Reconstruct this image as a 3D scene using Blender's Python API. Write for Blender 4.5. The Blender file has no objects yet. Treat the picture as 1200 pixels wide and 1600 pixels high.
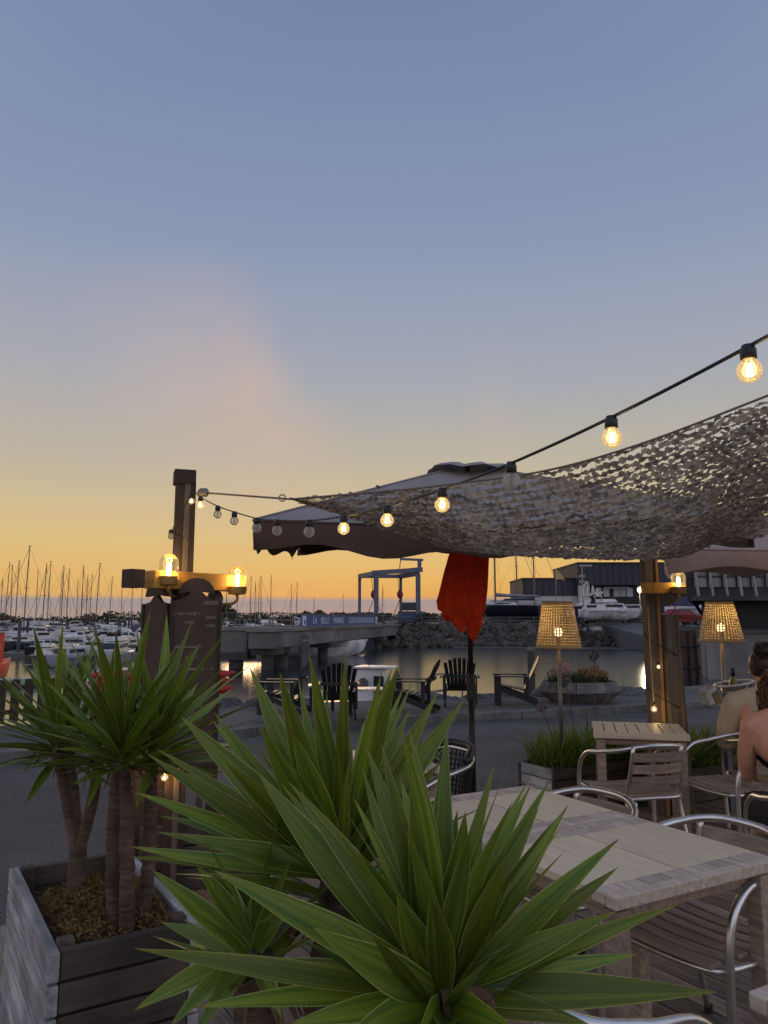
import bpy, bmesh, math, random
from mathutils import Vector, Matrix, noise
random.seed(7)
R = random.Random(11)
sc = bpy.context.scene
COL = sc.collection
# ------------------------------------------------------------------ camera
F_PX, HY, CZ = 1180.0, 968.0, 1.5
PITCH = math.atan((HY - 800) / F_PX)
cam = bpy.data.cameras.new('camera'); camo = bpy.data.objects.new('camera', cam); COL.objects.link(camo)
cam.sensor_fit = 'VERTICAL'; cam.sensor_height = 36; cam.lens = F_PX / 1600 * 36
cam.clip_start = 0.05; cam.clip_end = 9000
camo.location = (0, 0, CZ); camo.rotation_euler = (math.pi / 2 + PITCH, 0, 0)
sc.camera = camo
sc.cycles.use_denoising = True
sc.cycles.max_bounces = 6; sc.cycles.transparent_max_bounces = 24
sc.view_settings.view_transform = 'Standard'; sc.view_settings.look = 'None'
sc.view_settings.exposure = 0.2; sc.view_settings.gamma = 1.0; sc.view_settings.use_curve_mapping = False

def s2l(c):
    return tuple((v / 12.92 if v <= .04045 else ((v + .055) / 1.055) ** 2.4) for v in c)
def rgb(r, g, b): return s2l((r / 255, g / 255, b / 255))

# ------------------------------------------------------------------ sky
world = bpy.data.worlds.new('World'); sc.world = world; world.use_nodes = True
def build_world():
    nt = world.node_tree; n = nt.nodes; L = nt.links; n.clear()
    out = n.new('ShaderNodeOutputWorld'); bg = n.new('ShaderNodeBackground'); L.new(bg.outputs[0], out.inputs[0])
    tc = n.new('ShaderNodeTexCoord'); sep = n.new('ShaderNodeSeparateXYZ'); L.new(tc.outputs['Generated'], sep.inputs[0])
    def math_(op, a, b=None, c=None, clamp=False):
        m = n.new('ShaderNodeMath'); m.operation = op; m.use_clamp = clamp
        for k, v in enumerate((a, b, c)):
            if v is None: continue
            if isinstance(v, (int, float)): m.inputs[k].default_value = v
            else: L.new(v, m.inputs[k])
        return m.outputs[0]
    def ramp(fac, stops):
        r = n.new('ShaderNodeValToRGB'); L.new(fac, r.inputs[0]); e = r.color_ramp.elements
        while len(e) < len(stops): e.new(0.5)
        for el, (p, c) in zip(e, stops): el.position = p; el.color = (*c, 1)
        return r.outputs[0]
    def mix(fac, a, b, mode='MIX'):
        m = n.new('ShaderNodeMix'); m.data_type = 'RGBA'; m.blend_type = mode
        if isinstance(fac, (int, float)): m.inputs[0].default_value = fac
        else: L.new(fac, m.inputs[0])
        for s, v in ((6, a), (7, b)):
            if isinstance(v, tuple): m.inputs[s].default_value = (*v, 1)
            else: L.new(v, m.inputs[s])
        return m.outputs[2]
    z = sep.outputs[2]
    zc = math_('MAXIMUM', z, 0.0)
    warm = ramp(zc, [(0.0, rgb(198, 142, 122)), (0.014, rgb(202, 146, 108)), (0.03, rgb(209, 156, 86)), (0.057, rgb(211, 169, 97)), (0.098, rgb(206, 177, 117)),
                     (0.141, rgb(196, 175, 133)), (0.2, rgb(177, 168, 148)), (0.26, rgb(163, 161, 158)), (0.304, rgb(154, 157, 166)),
                     (0.38, rgb(143, 150, 169)), (0.46, rgb(130, 142, 168)), (0.58, rgb(116, 133, 164)), (0.68, rgb(106, 124, 159)), (1.0, rgb(110, 128, 161))])
    cool = ramp(zc, [(0.0, rgb(204, 188, 188)), (0.12, rgb(216, 202, 202)), (0.25, rgb(206, 202, 208)), (0.5, rgb(172, 178, 198)), (1.0, rgb(110, 128, 161))])  # sky behind the camera, made brighter to lift the foreground
    az = math_('MULTIPLY_ADD', sep.outputs[1], 0.9, 0.32, clamp=True)     # sunset lies along +Y
    base = mix(az, cool, warm)
    # warmer, rosier haze to the left of the sunset
    lf = math_('MULTIPLY_ADD', sep.outputs[0], -1.5, -0.05, clamp=True)
    lz = math_('SUBTRACT', 1.0, math_('ABSOLUTE', math_('DIVIDE', math_('SUBTRACT', z, 0.24), 0.19)), clamp=True)
    base = mix(math_('MULTIPLY', math_('MULTIPLY', lf, lz), 0.5), base, rgb(174, 162, 154))
    pal = math_('MULTIPLY', math_('MULTIPLY_ADD', sep.outputs[0], -3.0, 0.1, clamp=True), math_('MULTIPLY_ADD', z, -6.0, 1.0, clamp=True))
    base = mix(math_('MULTIPLY', pal, 0.35), base, rgb(200, 174, 122))
    # thin rosy cirrus
    mp = n.new('ShaderNodeMapping'); L.new(tc.outputs['Generated'], mp.inputs[0]); mp.inputs['Scale'].default_value = (5, 2.2, 1.6); mp.inputs['Location'].default_value = (1.7, 0.4, 0.2)
    nz = n.new('ShaderNodeTexNoise'); L.new(mp.outputs[0], nz.inputs[0]); nz.inputs['Scale'].default_value = 1.3; nz.inputs['Detail'].default_value = 5; nz.inputs['Distortion'].default_value = 0.8
    cir = math_('MULTIPLY', math_('MULTIPLY_ADD', nz.outputs[0], 4.0, -2.25, clamp=True), math_('SUBTRACT', 1.0, math_('ABSOLUTE', math_('DIVIDE', math_('SUBTRACT', z, 0.2), 0.17)), clamp=True))
    base = mix(math_('MULTIPLY', cir, 0.22), base, rgb(214, 172, 148))
    # a faint rosy plume of cloud, soft on its left side
    yy = math_('MAXIMUM', sep.outputs[1], 0.05); tx = math_('DIVIDE', sep.outputs[0], yy); te = math_('DIVIDE', z, yy)
    nzp = n.new('ShaderNodeTexNoise'); L.new(tc.outputs['Generated'], nzp.inputs[0]); nzp.inputs['Scale'].default_value = 7.0; nzp.inputs['Detail'].default_value = 5
    edge_ = math_('ADD', math_('MULTIPLY_ADD', te, -0.36, 0.035), math_('MULTIPLY_ADD', nzp.outputs[0], 0.16, -0.09))
    dd_ = math_('SUBTRACT', edge_, tx)
    pl_ = math_('MULTIPLY', math_('MULTIPLY', dd_, 11.0, clamp=True), math_('SUBTRACT', 1.0, math_('MULTIPLY', dd_, 3.0), clamp=True))
    pl_ = math_('MULTIPLY', pl_, math_('SUBTRACT', 1.0, math_('ABSOLUTE', math_('DIVIDE', math_('SUBTRACT', te, 0.3), 0.22)), clamp=True))
    base = mix(math_('MULTIPLY', pl_, math_('MULTIPLY_ADD', nzp.outputs[0], 1.5, 0.05, clamp=True)), base, rgb(196, 168, 152))
    # low bank of cloud on the horizon
    mp2 = n.new('ShaderNodeMapping'); L.new(tc.outputs['Generated'], mp2.inputs[0]); mp2.inputs['Scale'].default_value = (3, 3, 60)
    nz2 = n.new('ShaderNodeTexNoise'); L.new(mp2.outputs[0], nz2.inputs[0]); nz2.inputs['Scale'].default_value = 2.0; nz2.inputs['Detail'].default_value = 4
    zz = math_('MULTIPLY_ADD', nz2.outputs[0], 0.012, math_('SUBTRACT', z, 0.006))
    up = math_('MULTIPLY_ADD', zz, -160.0, 4.9, clamp=True)
    lo = math_('MULTIPLY_ADD', zz, 130.0, -1.2, clamp=True)
    bank = math_('MULTIPLY', up, math_('MULTIPLY_ADD', lo, 0.22, 0.76, clamp=True))
    base = mix(math_('MULTIPLY', bank, 0.97), base, rgb(144, 138, 138))
    mp3 = n.new('ShaderNodeMapping'); L.new(tc.outputs['Generated'], mp3.inputs[0]); mp3.inputs['Scale'].default_value = (2, 2, 40)
    nz3 = n.new('ShaderNodeTexNoise'); L.new(mp3.outputs[0], nz3.inputs[0]); nz3.inputs['Scale'].default_value = 1.6; nz3.inputs['Detail'].default_value = 3
    st = math_('MULTIPLY', math_('MULTIPLY_ADD', nz3.outputs[0], 3.0, -1.45, clamp=True), math_('SUBTRACT', 1.0, math_('ABSOLUTE', math_('DIVIDE', math_('SUBTRACT', z, 0.07), 0.06)), clamp=True))
    base = mix(math_('MULTIPLY', st, 0.28), base, rgb(224, 150, 104))
    # the physical sky of a sun just on the horizon
    sky = n.new('ShaderNodeTexSky'); sky.sky_type = 'NISHITA'; sky.sun_disc = False
    sky.sun_elevation = math.radians(-0.6); sky.sun_rotation = math.radians(-6)
    scl = n.new('ShaderNodeVectorMath'); scl.operation = 'SCALE'; L.new(sky.outputs[0], scl.inputs[0]); scl.inputs['Scale'].default_value = 0.012
    tot = mix(1.0, base, scl.outputs[0], 'ADD')
    below = math_('MULTIPLY_ADD', z, 60.0, 1.0, clamp=True)
    tot = mix(below, (0.05, 0.05, 0.055), tot)
    L.new(tot, bg.inputs[0]); bg.inputs[1].default_value = 1.0
build_world()
# the sun itself is at the horizon behind cloud: a faint, broad, warm light from +Y
sun = bpy.data.lights.new('sun', 'SUN'); suno = bpy.data.objects.new('sun', sun); COL.objects.link(suno)
sun.energy = 0.25; sun.angle = math.radians(12); sun.color = (1.0, 0.62, 0.34)
sd = Vector((math.sin(math.radians(6)), -math.cos(math.radians(6)), -math.tan(math.radians(3)))).normalized()
suno.rotation_euler = sd.to_track_quat('-Z', 'Y').to_euler(); suno.location = (-60, 600, 40)

# ------------------------------------------------------------------ helpers
def ray(px, py):
    xr = (px - 600) / F_PX; yr = -(py - 800) / F_PX
    return Vector((xr, math.cos(PITCH) - yr * math.sin(PITCH), math.sin(PITCH) + yr * math.cos(PITCH)))
def at(px, py, d):
    r = ray(px, py); return Vector((0, 0, CZ)) + r * (d / r.y)
def gz(px, py, z):
    r = ray(px, py); return Vector((0, 0, CZ)) + r * ((z - CZ) / r.z)
A31 = math.radians(31)
VV = Vector((math.cos(A31), math.sin(A31), 0)); UU = Vector((-math.sin(A31), math.cos(A31), 0))
def AB(a, b, z=0): return VV * a + UU * b + Vector((0, 0, z))

def spline(pts, n=6, closed=False):
    P = [Vector(p) for p in pts]; o = []; N = len(P)
    for i in range(N if closed else N - 1):
        p0 = P[(i - 1) % N] if closed or i > 0 else P[0] * 2 - P[1]
        p1 = P[i]; p2 = P[(i + 1) % N]
        p3 = P[(i + 2) % N] if closed or i + 2 < N else P[-1] * 2 - P[-2]
        for k in range(n):
            t = k / n
            o.append(0.5 * ((2 * p1) + (p2 - p0) * t + (2 * p0 - 5 * p1 + 4 * p2 - p3) * t * t + (3 * p1 - p0 - 3 * p2 + p3) * t ** 3))
    if not closed: o.append(P[-1])
    return o

class MB:
    def __init__(s): s.v = []; s.f = []; s.uv = None; s.col = None
    def add(s, vs, fs):
        b = len(s.v); s.v += [tuple(v) for v in vs]; s.f += [tuple(i + b for i in f) for f in fs]; return s
    def box(s, c, sz, M=None):
        c = Vector(c); h = Vector(sz) / 2; vs = []
        for k in range(8):
            p = Vector(((1 if k & 1 else -1) * h.x, (1 if k & 2 else -1) * h.y, (1 if k & 4 else -1) * h.z))
            if M is not None: p = M @ p
            vs.append(c + p)
        return s.add(vs, [(0, 2, 3, 1), (4, 5, 7, 6), (0, 1, 5, 4), (2, 6, 7, 3), (0, 4, 6, 2), (1, 3, 7, 5)])
    def bar(s, a, b, w, h, up=(0, 0, 1)):
        a = Vector(a); b = Vector(b); x = (b - a); ln = x.length; x.normalize(); up = Vector(up)
        y = up.cross(x)
        if y.length < 1e-4: y = Vector((1, 0, 0)).cross(x)
        y.normalize(); z = x.cross(y)
        return s.box((a + b) / 2, (ln, w, h), Matrix((x, y, z)).transposed())
    def tube(s, pts, r, seg=8, closed=False, caps=True):
        P = [Vector(p) for p in pts]; N = len(P); vs = []; fs = []
        rr = r if isinstance(r, (list, tuple)) else [r] * N
        pn = None
        for i in range(N):
            if closed: t = P[(i + 1) % N] - P[i - 1]
            else: t = P[min(i + 1, N - 1)] - P[max(i - 1, 0)]
            if t.length < 1e-9: t = Vector((0, 0, 1))
            t.normalize()
            if pn is None:
                pn = t.orthogonal()
            pn = pn - t * pn.dot(t)
            if pn.length < 1e-6: pn = t.orthogonal()
            pn.normalize(); b = t.cross(pn)
            for k in range(seg):
                a = 2 * math.pi * k / seg
                vs.append(P[i] + (pn * math.cos(a) + b * math.sin(a)) * rr[i])
        for i in range(N if closed else N - 1):
            j = (i + 1) % N
            for k in range(seg):
                m = (k + 1) % seg
                fs.append((i * seg + k, i * seg + m, j * seg + m, j * seg + k))
        if caps and not closed:
            fs.append(tuple(reversed(range(seg)))); fs.append(tuple((N - 1) * seg + k for k in range(seg)))
        return s.add(vs, fs)
    def lathe(s, prof, seg=16, c=(0, 0, 0), M=None, sq=(1, 1)):
        vs = []; fs = []; c = Vector(c)
        for r, z in prof:
            for k in range(seg):
                a = 2 * math.pi * k / seg; p = Vector((r * math.cos(a) * sq[0], r * math.sin(a) * sq[1], z))
                if M is not None: p = M @ p
                vs.append(c + p)
        for i in range(len(prof) - 1):
            for k in range(seg):
                m = (k + 1) % seg; fs.append((i * seg + k, i * seg + m, (i + 1) * seg + m, (i + 1) * seg + k))
        if prof[0][0] > 1e-5: fs.append(tuple(reversed(range(seg))))
        if prof[-1][0] > 1e-5: fs.append(tuple((len(prof) - 1) * seg + k for k in range(seg)))
        return s.add(vs, fs)
    def ell(s, c, r, seg=12, rings=8, M=None):
        prof = [(max(1e-5, math.sin(math.pi * i / rings)), -math.cos(math.pi * i / rings)) for i in range(rings + 1)]
        if not isinstance(r, (tuple, list)): r = (r, r, r)
        S = Matrix.Diagonal(r); return s.lathe(prof, seg, c, (M @ S) if M is not None else S)
    def poly(s, pts, z0, z1):
        n = len(pts); vs = [(x, y, z0) for x, y in pts] + [(x, y, z1) for x, y in pts]
        fs = [tuple(reversed(range(n))), tuple(range(n, 2 * n))] + [(i, (i + 1) % n, n + (i + 1) % n, n + i) for i in range(n)]
        return s.add(vs, fs)
    def mesh(s, name, mat=None, smooth=False):
        me = bpy.data.meshes.new(name); me.from_pydata(s.v, [], s.f); me.update()
        if mat is not None: me.materials.append(mat)
        if smooth: me.polygons.foreach_set('use_smooth', [True] * len(me.polygons))
        return me

def part(name, mb, mat, parent=None, smooth=False, bevel=0, loc=None, M=None, auto=None):
    me = mb if isinstance(mb, bpy.types.Mesh) else mb.mesh(name, mat, smooth)
    o = bpy.data.objects.new(name, me); COL.objects.link(o)
    if parent is not None: o.parent = parent
    if M is not None: o.matrix_local = M
    if loc is not None: o.location = loc
    if bevel:
        m = o.modifiers.new('Bevel', 'BEVEL'); m.width = bevel; m.segments = 2; m.limit_method = 'ANGLE'
    if auto: me.set_sharp_from_angle(angle=math.radians(auto))
    return o
def tag(o, label, cat, group=None, kind=None):
    if label: o['label'] = label
    if cat: o['category'] = cat
    if group: o['group'] = group
    if kind: o['kind'] = kind
    return o
def thing(name, label, cat, loc=(0, 0, 0), rz=0, group=None):
    o = bpy.data.objects.new(name, None); COL.objects.link(o); o.empty_display_size = .1
    o.location = loc; o.rotation_euler = (0, 0, rz); return tag(o, label, cat, group)
def struct(o): o['kind'] = 'structure'; return o
def dup(root, loc, rz, label=None, scale=None):
    def cp(o, par):
        c = o.copy(); COL.objects.link(c); c.parent = par
        for ch in kids.get(o, []): cp(ch, c)
        return c
    kids = {}
    for ch in root.children_recursive: kids.setdefault(ch.parent, []).append(ch)
    r = cp(root, None); r.location = loc; r.rotation_euler = (0, 0, rz)
    if label: r['label'] = label
    if scale: r.scale = scale
    return r

# ------------------------------------------------------------------ materials
MATS = {}
def pm(name, col, rough=.6, metal=0.0, var=.25, scale=8, stretch=(1, 1, 1), bump=.25, rand=.12, transl=0.0, col2=None, spec=.5, dist=.01, detail=6, grime=0):
    if name in MATS: return MATS[name]
    m = bpy.data.materials.new(name); m.use_nodes = True; MATS[name] = m
    nt = m.node_tree; n = nt.nodes; L = nt.links; b = n['Principled BSDF']
    b.inputs['Roughness'].default_value = rough; b.inputs['Metallic'].default_value = metal; b.inputs['Specular IOR Level'].default_value = spec
    tc = n.new('ShaderNodeTexCoord'); oi = n.new('ShaderNodeObjectInfo')
    off = n.new('ShaderNodeVectorMath'); off.operation = 'MULTIPLY_ADD'
    cmb = n.new('ShaderNodeCombineXYZ'); cmb.inputs[0].default_value = 1
    cm2 = n.new('ShaderNodeVectorMath'); cm2.operation = 'SCALE'; cm2.inputs[0].default_value = (37, 23, 51); L.new(oi.outputs['Random'], cm2.inputs['Scale'])
    ad = n.new('ShaderNodeVectorMath'); ad.operation = 'ADD'; L.new(tc.outputs['Object'], ad.inputs[0]); L.new(cm2.outputs[0], ad.inputs[1])
    mp = n.new('ShaderNodeMapping'); mp.inputs['Scale'].default_value = stretch; L.new(ad.outputs[0], mp.inputs[0])
    nz = n.new('ShaderNodeTexNoise'); nz.inputs['Scale'].default_value = scale; nz.inputs['Detail'].default_value = detail; nz.inputs['Roughness'].default_value = .62; L.new(mp.outputs[0], nz.inputs[0])
    rp = n.new('ShaderNodeValToRGB'); L.new(nz.outputs[0], rp.inputs[0])
    c1 = tuple(max(0, v * (1 - var)) for v in col); c2 = tuple(min(1, v * (1 + var)) for v in (col2 or col))
    rp.color_ramp.elements[0].position = .3; rp.color_ramp.elements[0].color = (*c1, 1)
    rp.color_ramp.elements[1].position = .7; rp.color_ramp.elements[1].color = (*c2, 1)
    hs = n.new('ShaderNodeHueSaturation'); L.new(rp.outputs[0], hs.inputs['Color'])
    mr = n.new('ShaderNodeMapRange'); L.new(oi.outputs['Random'], mr.inputs[0]); mr.inputs['To Min'].default_value = 1 - rand; mr.inputs['To Max'].default_value = 1 + rand
    L.new(mr.outputs[0], hs.inputs['Value'])
    colout = hs.outputs[0]
    if grime:
        n2 = n.new('ShaderNodeTexNoise'); n2.inputs['Scale'].default_value = grime; n2.inputs['Detail'].default_value = 8; L.new(ad.outputs[0], n2.inputs[0])
        r2 = n.new('ShaderNodeMapRange'); L.new(n2.outputs[0], r2.inputs[0]); r2.inputs['From Min'].default_value = .35; r2.inputs['From Max'].default_value = .68; r2.inputs['To Min'].default_value = .5; r2.inputs['To Max'].default_value = 1.1
        mx = n.new('ShaderNodeVectorMath'); mx.operation = 'SCALE'; L.new(colout, mx.inputs[0]); L.new(r2.outputs[0], mx.inputs['Scale']); colout = mx.outputs[0]
    L.new(colout, b.inputs['Base Color'])
    rr = n.new('ShaderNodeMapRange'); L.new(nz.outputs[0], rr.inputs[0]); rr.inputs['To Min'].default_value = max(0, rough - .12); rr.inputs['To Max'].default_value = min(1, rough + .12); L.new(rr.outputs[0], b.inputs['Roughness'])
    if bump:
        bp = n.new('ShaderNodeBump'); bp.inputs['Strength'].default_value = bump; bp.inputs['Distance'].default_value = dist; L.new(nz.outputs[0], bp.inputs['Height']); L.new(bp.outputs[0], b.inputs['Normal'])
    if transl:
        tr = n.new('ShaderNodeBsdfTranslucent'); L.new(colout, tr.inputs[0]); mx = n.new('ShaderNodeMixShader'); mx.inputs[0].default_value = transl
        L.new(b.outputs[0], mx.inputs[1]); L.new(tr.outputs[0], mx.inputs[2]); L.new(mx.outputs[0], n['Material Output'].inputs[0])
    return m
def emit(name, col, st):
    if name in MATS: return MATS[name]
    m = bpy.data.materials.new(name); m.use_nodes = True; MATS[name] = m; n = m.node_tree.nodes; b = n['Principled BSDF']
    b.inputs['Base Color'].default_value = (0, 0, 0, 1); b.inputs['Emission Color'].default_value = (*col, 1); b.inputs['Emission Strength'].default_value = st
    return m
def glassm(name, tint=(1, 1, 1), glow=None, gs=0, rough=.02, haze=0.0):
    if name in MATS: return MATS[name]
    m = bpy.data.materials.new(name); m.use_nodes = True; MATS[name] = m; nt = m.node_tree; n = nt.nodes; L = nt.links; n.remove(n['Principled BSDF'])
    t = n.new('ShaderNodeBsdfTransparent'); t.inputs[0].default_value = (*tint, 1)
    g = n.new('ShaderNodeBsdfGlossy'); g.inputs['Roughness'].default_value = rough
    fr = n.new('ShaderNodeFresnel'); fr.inputs[0].default_value = 1.5
    mx = n.new('ShaderNodeMixShader'); L.new(fr.outputs[0], mx.inputs[0]); L.new(t.outputs[0], mx.inputs[1]); L.new(g.outputs[0], mx.inputs[2]); o = mx.outputs[0]
    if haze:
        d = n.new('ShaderNodeBsdfTranslucent'); d.inputs[0].default_value = (.8, .78, .74, 1); m2 = n.new('ShaderNodeMixShader'); m2.inputs[0].default_value = haze
        L.new(o, m2.inputs[1]); L.new(d.outputs[0], m2.inputs[2]); o = m2.outputs[0]
    if glow:
        e = n.new('ShaderNodeEmission'); e.inputs[0].default_value = (*glow, 1); e.inputs[1].default_value = gs; a = n.new('ShaderNodeAddShader'); L.new(o, a.inputs[0]); L.new(e.outputs[0], a.inputs[1]); o = a.outputs[0]
    L.new(o, n['Material Output'].inputs[0]); return m

WX = (.5, 7, 7)      # grain along local X
deck_m = pm('deck_wood', rgb(140, 124, 110), .75, var=.5, scale=6, stretch=(.6, 9, 9), bump=.7, rand=.3, dist=.006, grime=3)
grey_wood = pm('grey_weathered_wood', rgb(188, 172, 158), .7, var=.28, scale=6, stretch=WX, bump=.5, rand=.14, dist=.004)
table_wood = pm('table_wood', rgb(212, 196, 170), .5, var=.16, scale=7, stretch=(.6, 10, 10), bump=.4, rand=.12, dist=.002)
slat_wood = pm('chair_wood', rgb(158, 140, 124), .65, var=.4, scale=8, stretch=WX, bump=.6, rand=.2, dist=.003)
dark_wood = pm('dark_wood', rgb(58, 44, 37), .7, var=.4, scale=6, stretch=(7, 7, .6), bump=.5, rand=.15, dist=.005)
post_wood = pm('post_wood', rgb(102, 91, 82), .7, var=.35, scale=5, stretch=(8, 8, .5), bump=.5, rand=.15, dist=.004)
lamplit_wood = pm('lamplit_wood', rgb(206, 150, 62), .6, var=.25, scale=5, stretch=WX, bump=.3, rand=.05, dist=.003)  # amber glow of the dome lamps is mixed into this wood colour
planter_wood = pm('planter_wood', rgb(176, 176, 178), .8, var=.45, scale=5, stretch=WX, bump=.7, rand=.2, dist=.006, grime=4)
planter_dark = pm('planter_dark_wood', rgb(86, 76, 68), .8, var=.4, scale=5, stretch=WX, bump=.6, rand=.2, dist=.006, grime=4)
soil_m = pm('soil', rgb(48, 38, 30), .95, var=.5, scale=30, bump=.8, dist=.03)
alu = pm('aluminium_tube', (.76, .75, .73), .32, 1.0, var=.08, scale=20, bump=.05, rand=.04)
black_plastic = pm('black_plastic', rgb(30, 31, 34), .45, var=.15, scale=20, bump=.1, rand=.1)
black_metal = pm('black_metal', rgb(26, 25, 25), .5, var=.2, scale=20, bump=.1)
grey_metal = pm('grey_metal', rgb(130, 126, 120), .45, .6, var=.15, scale=12, bump=.1)
galv = pm('galvanised_steel', rgb(110, 112, 118), .5, .5, var=.15, scale=12, bump=.1)
asphalt_m = pm('asphalt', rgb(86, 82, 80), .8, var=.85, scale=60, bump=1.0, rand=0, dist=.012, grime=.7, detail=3)
pave_m = pm('pavement', rgb(92, 89, 87), .85, var=.4, scale=14, bump=.4, rand=0, grime=.8)
kerb_m = pm('kerb_concrete', rgb(112, 110, 108), .85, var=.25, scale=15, bump=.4, grime=3)
conc = pm('concrete', rgb(128, 125, 122), .85, var=.25, scale=1.2, bump=.3, grime=.25, rand=.05, dist=.05)
conc_dark = pm('dark_concrete', rgb(82, 80, 80), .85, var=.35, scale=1.0, bump=.3, grime=.2, dist=.05)
rock_m = pm('rock', rgb(92, 84, 78), .9, var=.5, scale=3, bump=.8, rand=.35, dist=.08, grime=2)
boulder_m = pm('boulder', rgb(96, 93, 92), .9, var=.35, scale=6, bump=.7, rand=.25, dist=.04, grime=3)
hullw = pm('white_gelcoat', rgb(222, 222, 224), .3, var=.06, scale=2, bump=0, rand=.12, grime=.7)
hulln = pm('navy_gelcoat', rgb(34, 38, 52), .3, var=.1, scale=2, bump=0, rand=.15)
hullg = pm('grey_gelcoat', rgb(140, 144, 152), .35, var=.1, scale=2, bump=0, rand=.15)
orange_m = pm('orange_paint', rgb(226, 78, 40), .5, var=.1, scale=3, bump=.05)
boatglass = pm('boat_window', rgb(38, 44, 54), .12, var=.1, scale=3, bump=0)
canvas_b = pm('blue_canvas', rgb(62, 70, 92), .8, var=.15, scale=10, bump=.2, rand=.2)
mast_m = pm('mast', rgb(108, 88, 84), .5, .3, var=.1, scale=4, bump=0)
navy_wall = pm('navy_cladding', rgb(52, 54, 66), .7, var=.12, scale=1, stretch=(6, 6, .3), bump=.2, rand=.05)
white_wall = pm('white_render', rgb(190, 190, 194), .8, var=.1, scale=1, bump=.1)
black_wall = pm('black_cladding', rgb(30, 29, 31), .7, var=.2, scale=2, bump=.1)
winglass = pm('window_glass', rgb(96, 104, 116), .1, var=.25, scale=.6, bump=0)
lift_m = pm('lift_paint', rgb(92, 98, 116), .5, var=.15, scale=2, bump=.1)
red_m = pm('red_paint', rgb(160, 40, 34), .5, var=.1, scale=5, bump=.05)
canopy_m = pm('grey_canopy', rgb(152, 145, 144), .85, var=.12, scale=5, bump=.15, transl=.06, rand=0)
valance_m = pm('brown_valance', rgb(86, 68, 60), .85, var=.12, scale=30, bump=.15, rand=0)
canopy2_m = pm('taupe_canopy', rgb(170, 150, 142), .85, var=.1, scale=30, bump=.15, transl=.06, rand=0)
redcloth = pm('red_cloth', rgb(240, 74, 30), .8, var=.2, scale=12, bump=.2, transl=.32, rand=0)
skin_m = pm('skin', rgb(206, 150, 122), .5, var=.14, scale=18, bump=.05, rand=0)
dress_m = pm('black_dress', rgb(20, 20, 25), .8, var=.2, scale=60, bump=.2, rand=0)
shirt_m = pm('beige_shirt', rgb(190, 172, 144), .85, var=.1, scale=40, bump=.2, rand=0)
hair_m = pm('auburn_hair', rgb(92, 58, 32), .45, var=.5, scale=25, bump=.3, rand=0)
hair2_m = pm('dark_hair', rgb(40, 28, 22), .45, var=.4, scale=30, bump=.3, rand=0)
chalkb = pm('chalkboard', rgb(76, 60, 51), .75, var=.2, scale=6, bump=.05, rand=0)
chalk = pm('chalk', rgb(168, 160, 150), .95, var=.2, scale=60, bump=0)
trunk_m = pm('yucca_trunk', rgb(112, 92, 80), .9, var=.45, scale=14, stretch=(1, 1, 6), bump=1.0, dist=.02, grime=8)
# ================================================================== SETTING
def sheet(name, pts, z, mat):
    mb = MB(); mb.add([(x, y, z) for x, y in pts], [tuple(range(len(pts)))]); return struct(part(name, mb, mat))
# water to the horizon
def water_mat():
    m = bpy.data.materials.new('harbour_water'); m.use_nodes = True; nt = m.node_tree; n = nt.nodes; L = nt.links; b = n['Principled BSDF']
    b.inputs['Base Color'].default_value = (.012, .016, .018, 1); b.inputs['Roughness'].default_value = .17; b.inputs['IOR'].default_value = 3.2
    tc = n.new('ShaderNodeTexCoord'); mp = n.new('ShaderNodeMapping'); mp.inputs['Scale'].default_value = (.5, 1.6, 1); L.new(tc.outputs['Object'], mp.inputs[0])
    a = n.new('ShaderNodeTexNoise'); a.inputs['Scale'].default_value = .9; a.inputs['Detail'].default_value = 4; L.new(mp.outputs[0], a.inputs[0])
    bp = n.new('ShaderNodeBump'); bp.inputs['Strength'].default_value = .1; bp.inputs['Distance'].default_value = .06; L.new(a.outputs[0], bp.inputs['Height']); L.new(bp.outputs[0], b.inputs['Normal'])
    return m
WZ = -1.8
sheet('water', [(-4000, 10), (4000, 10), (4000, 8000), (-4000, 8000)], WZ, water_mat())
KERB = [(-60, -14), (-14, 6.2), (-6.2, 8.9), (-3.2, 10.6), (-1.2, 12.7), (1.5, 13.6), (4.2, 14.6), (8.5, 16.6), (16, 20.5), (40, 33)]
PZ = -.14                                   # pavement level; the road falls slightly towards it
def offs(pts, d):
    o = []
    for i, p in enumerate(pts):
        a = Vector(pts[max(i - 1, 0)]); b = Vector(pts[min(i + 1, len(pts) - 1)]); t = (b - a).normalized(); o.append((p[0] - t.y * d, p[1] + t.x * d))
    return o
rd = MB(); KI = offs(KERB, -4.6); nk = len(KERB)
rd.add([(x, y, PZ - .12) for x, y in KERB] + [(x, y, -.06) for x, y in KI], [(i, nk + i, nk + i + 1, i + 1) for i in range(nk - 1)])
rd.add([(x, y, -.06) for x, y in KI] + [(60, 40, -.06), (60, -60, -.06), (-60, -60, -.06)], [tuple(reversed(range(nk + 3)))])
struct(part('road', rd, asphalt_m))
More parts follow.
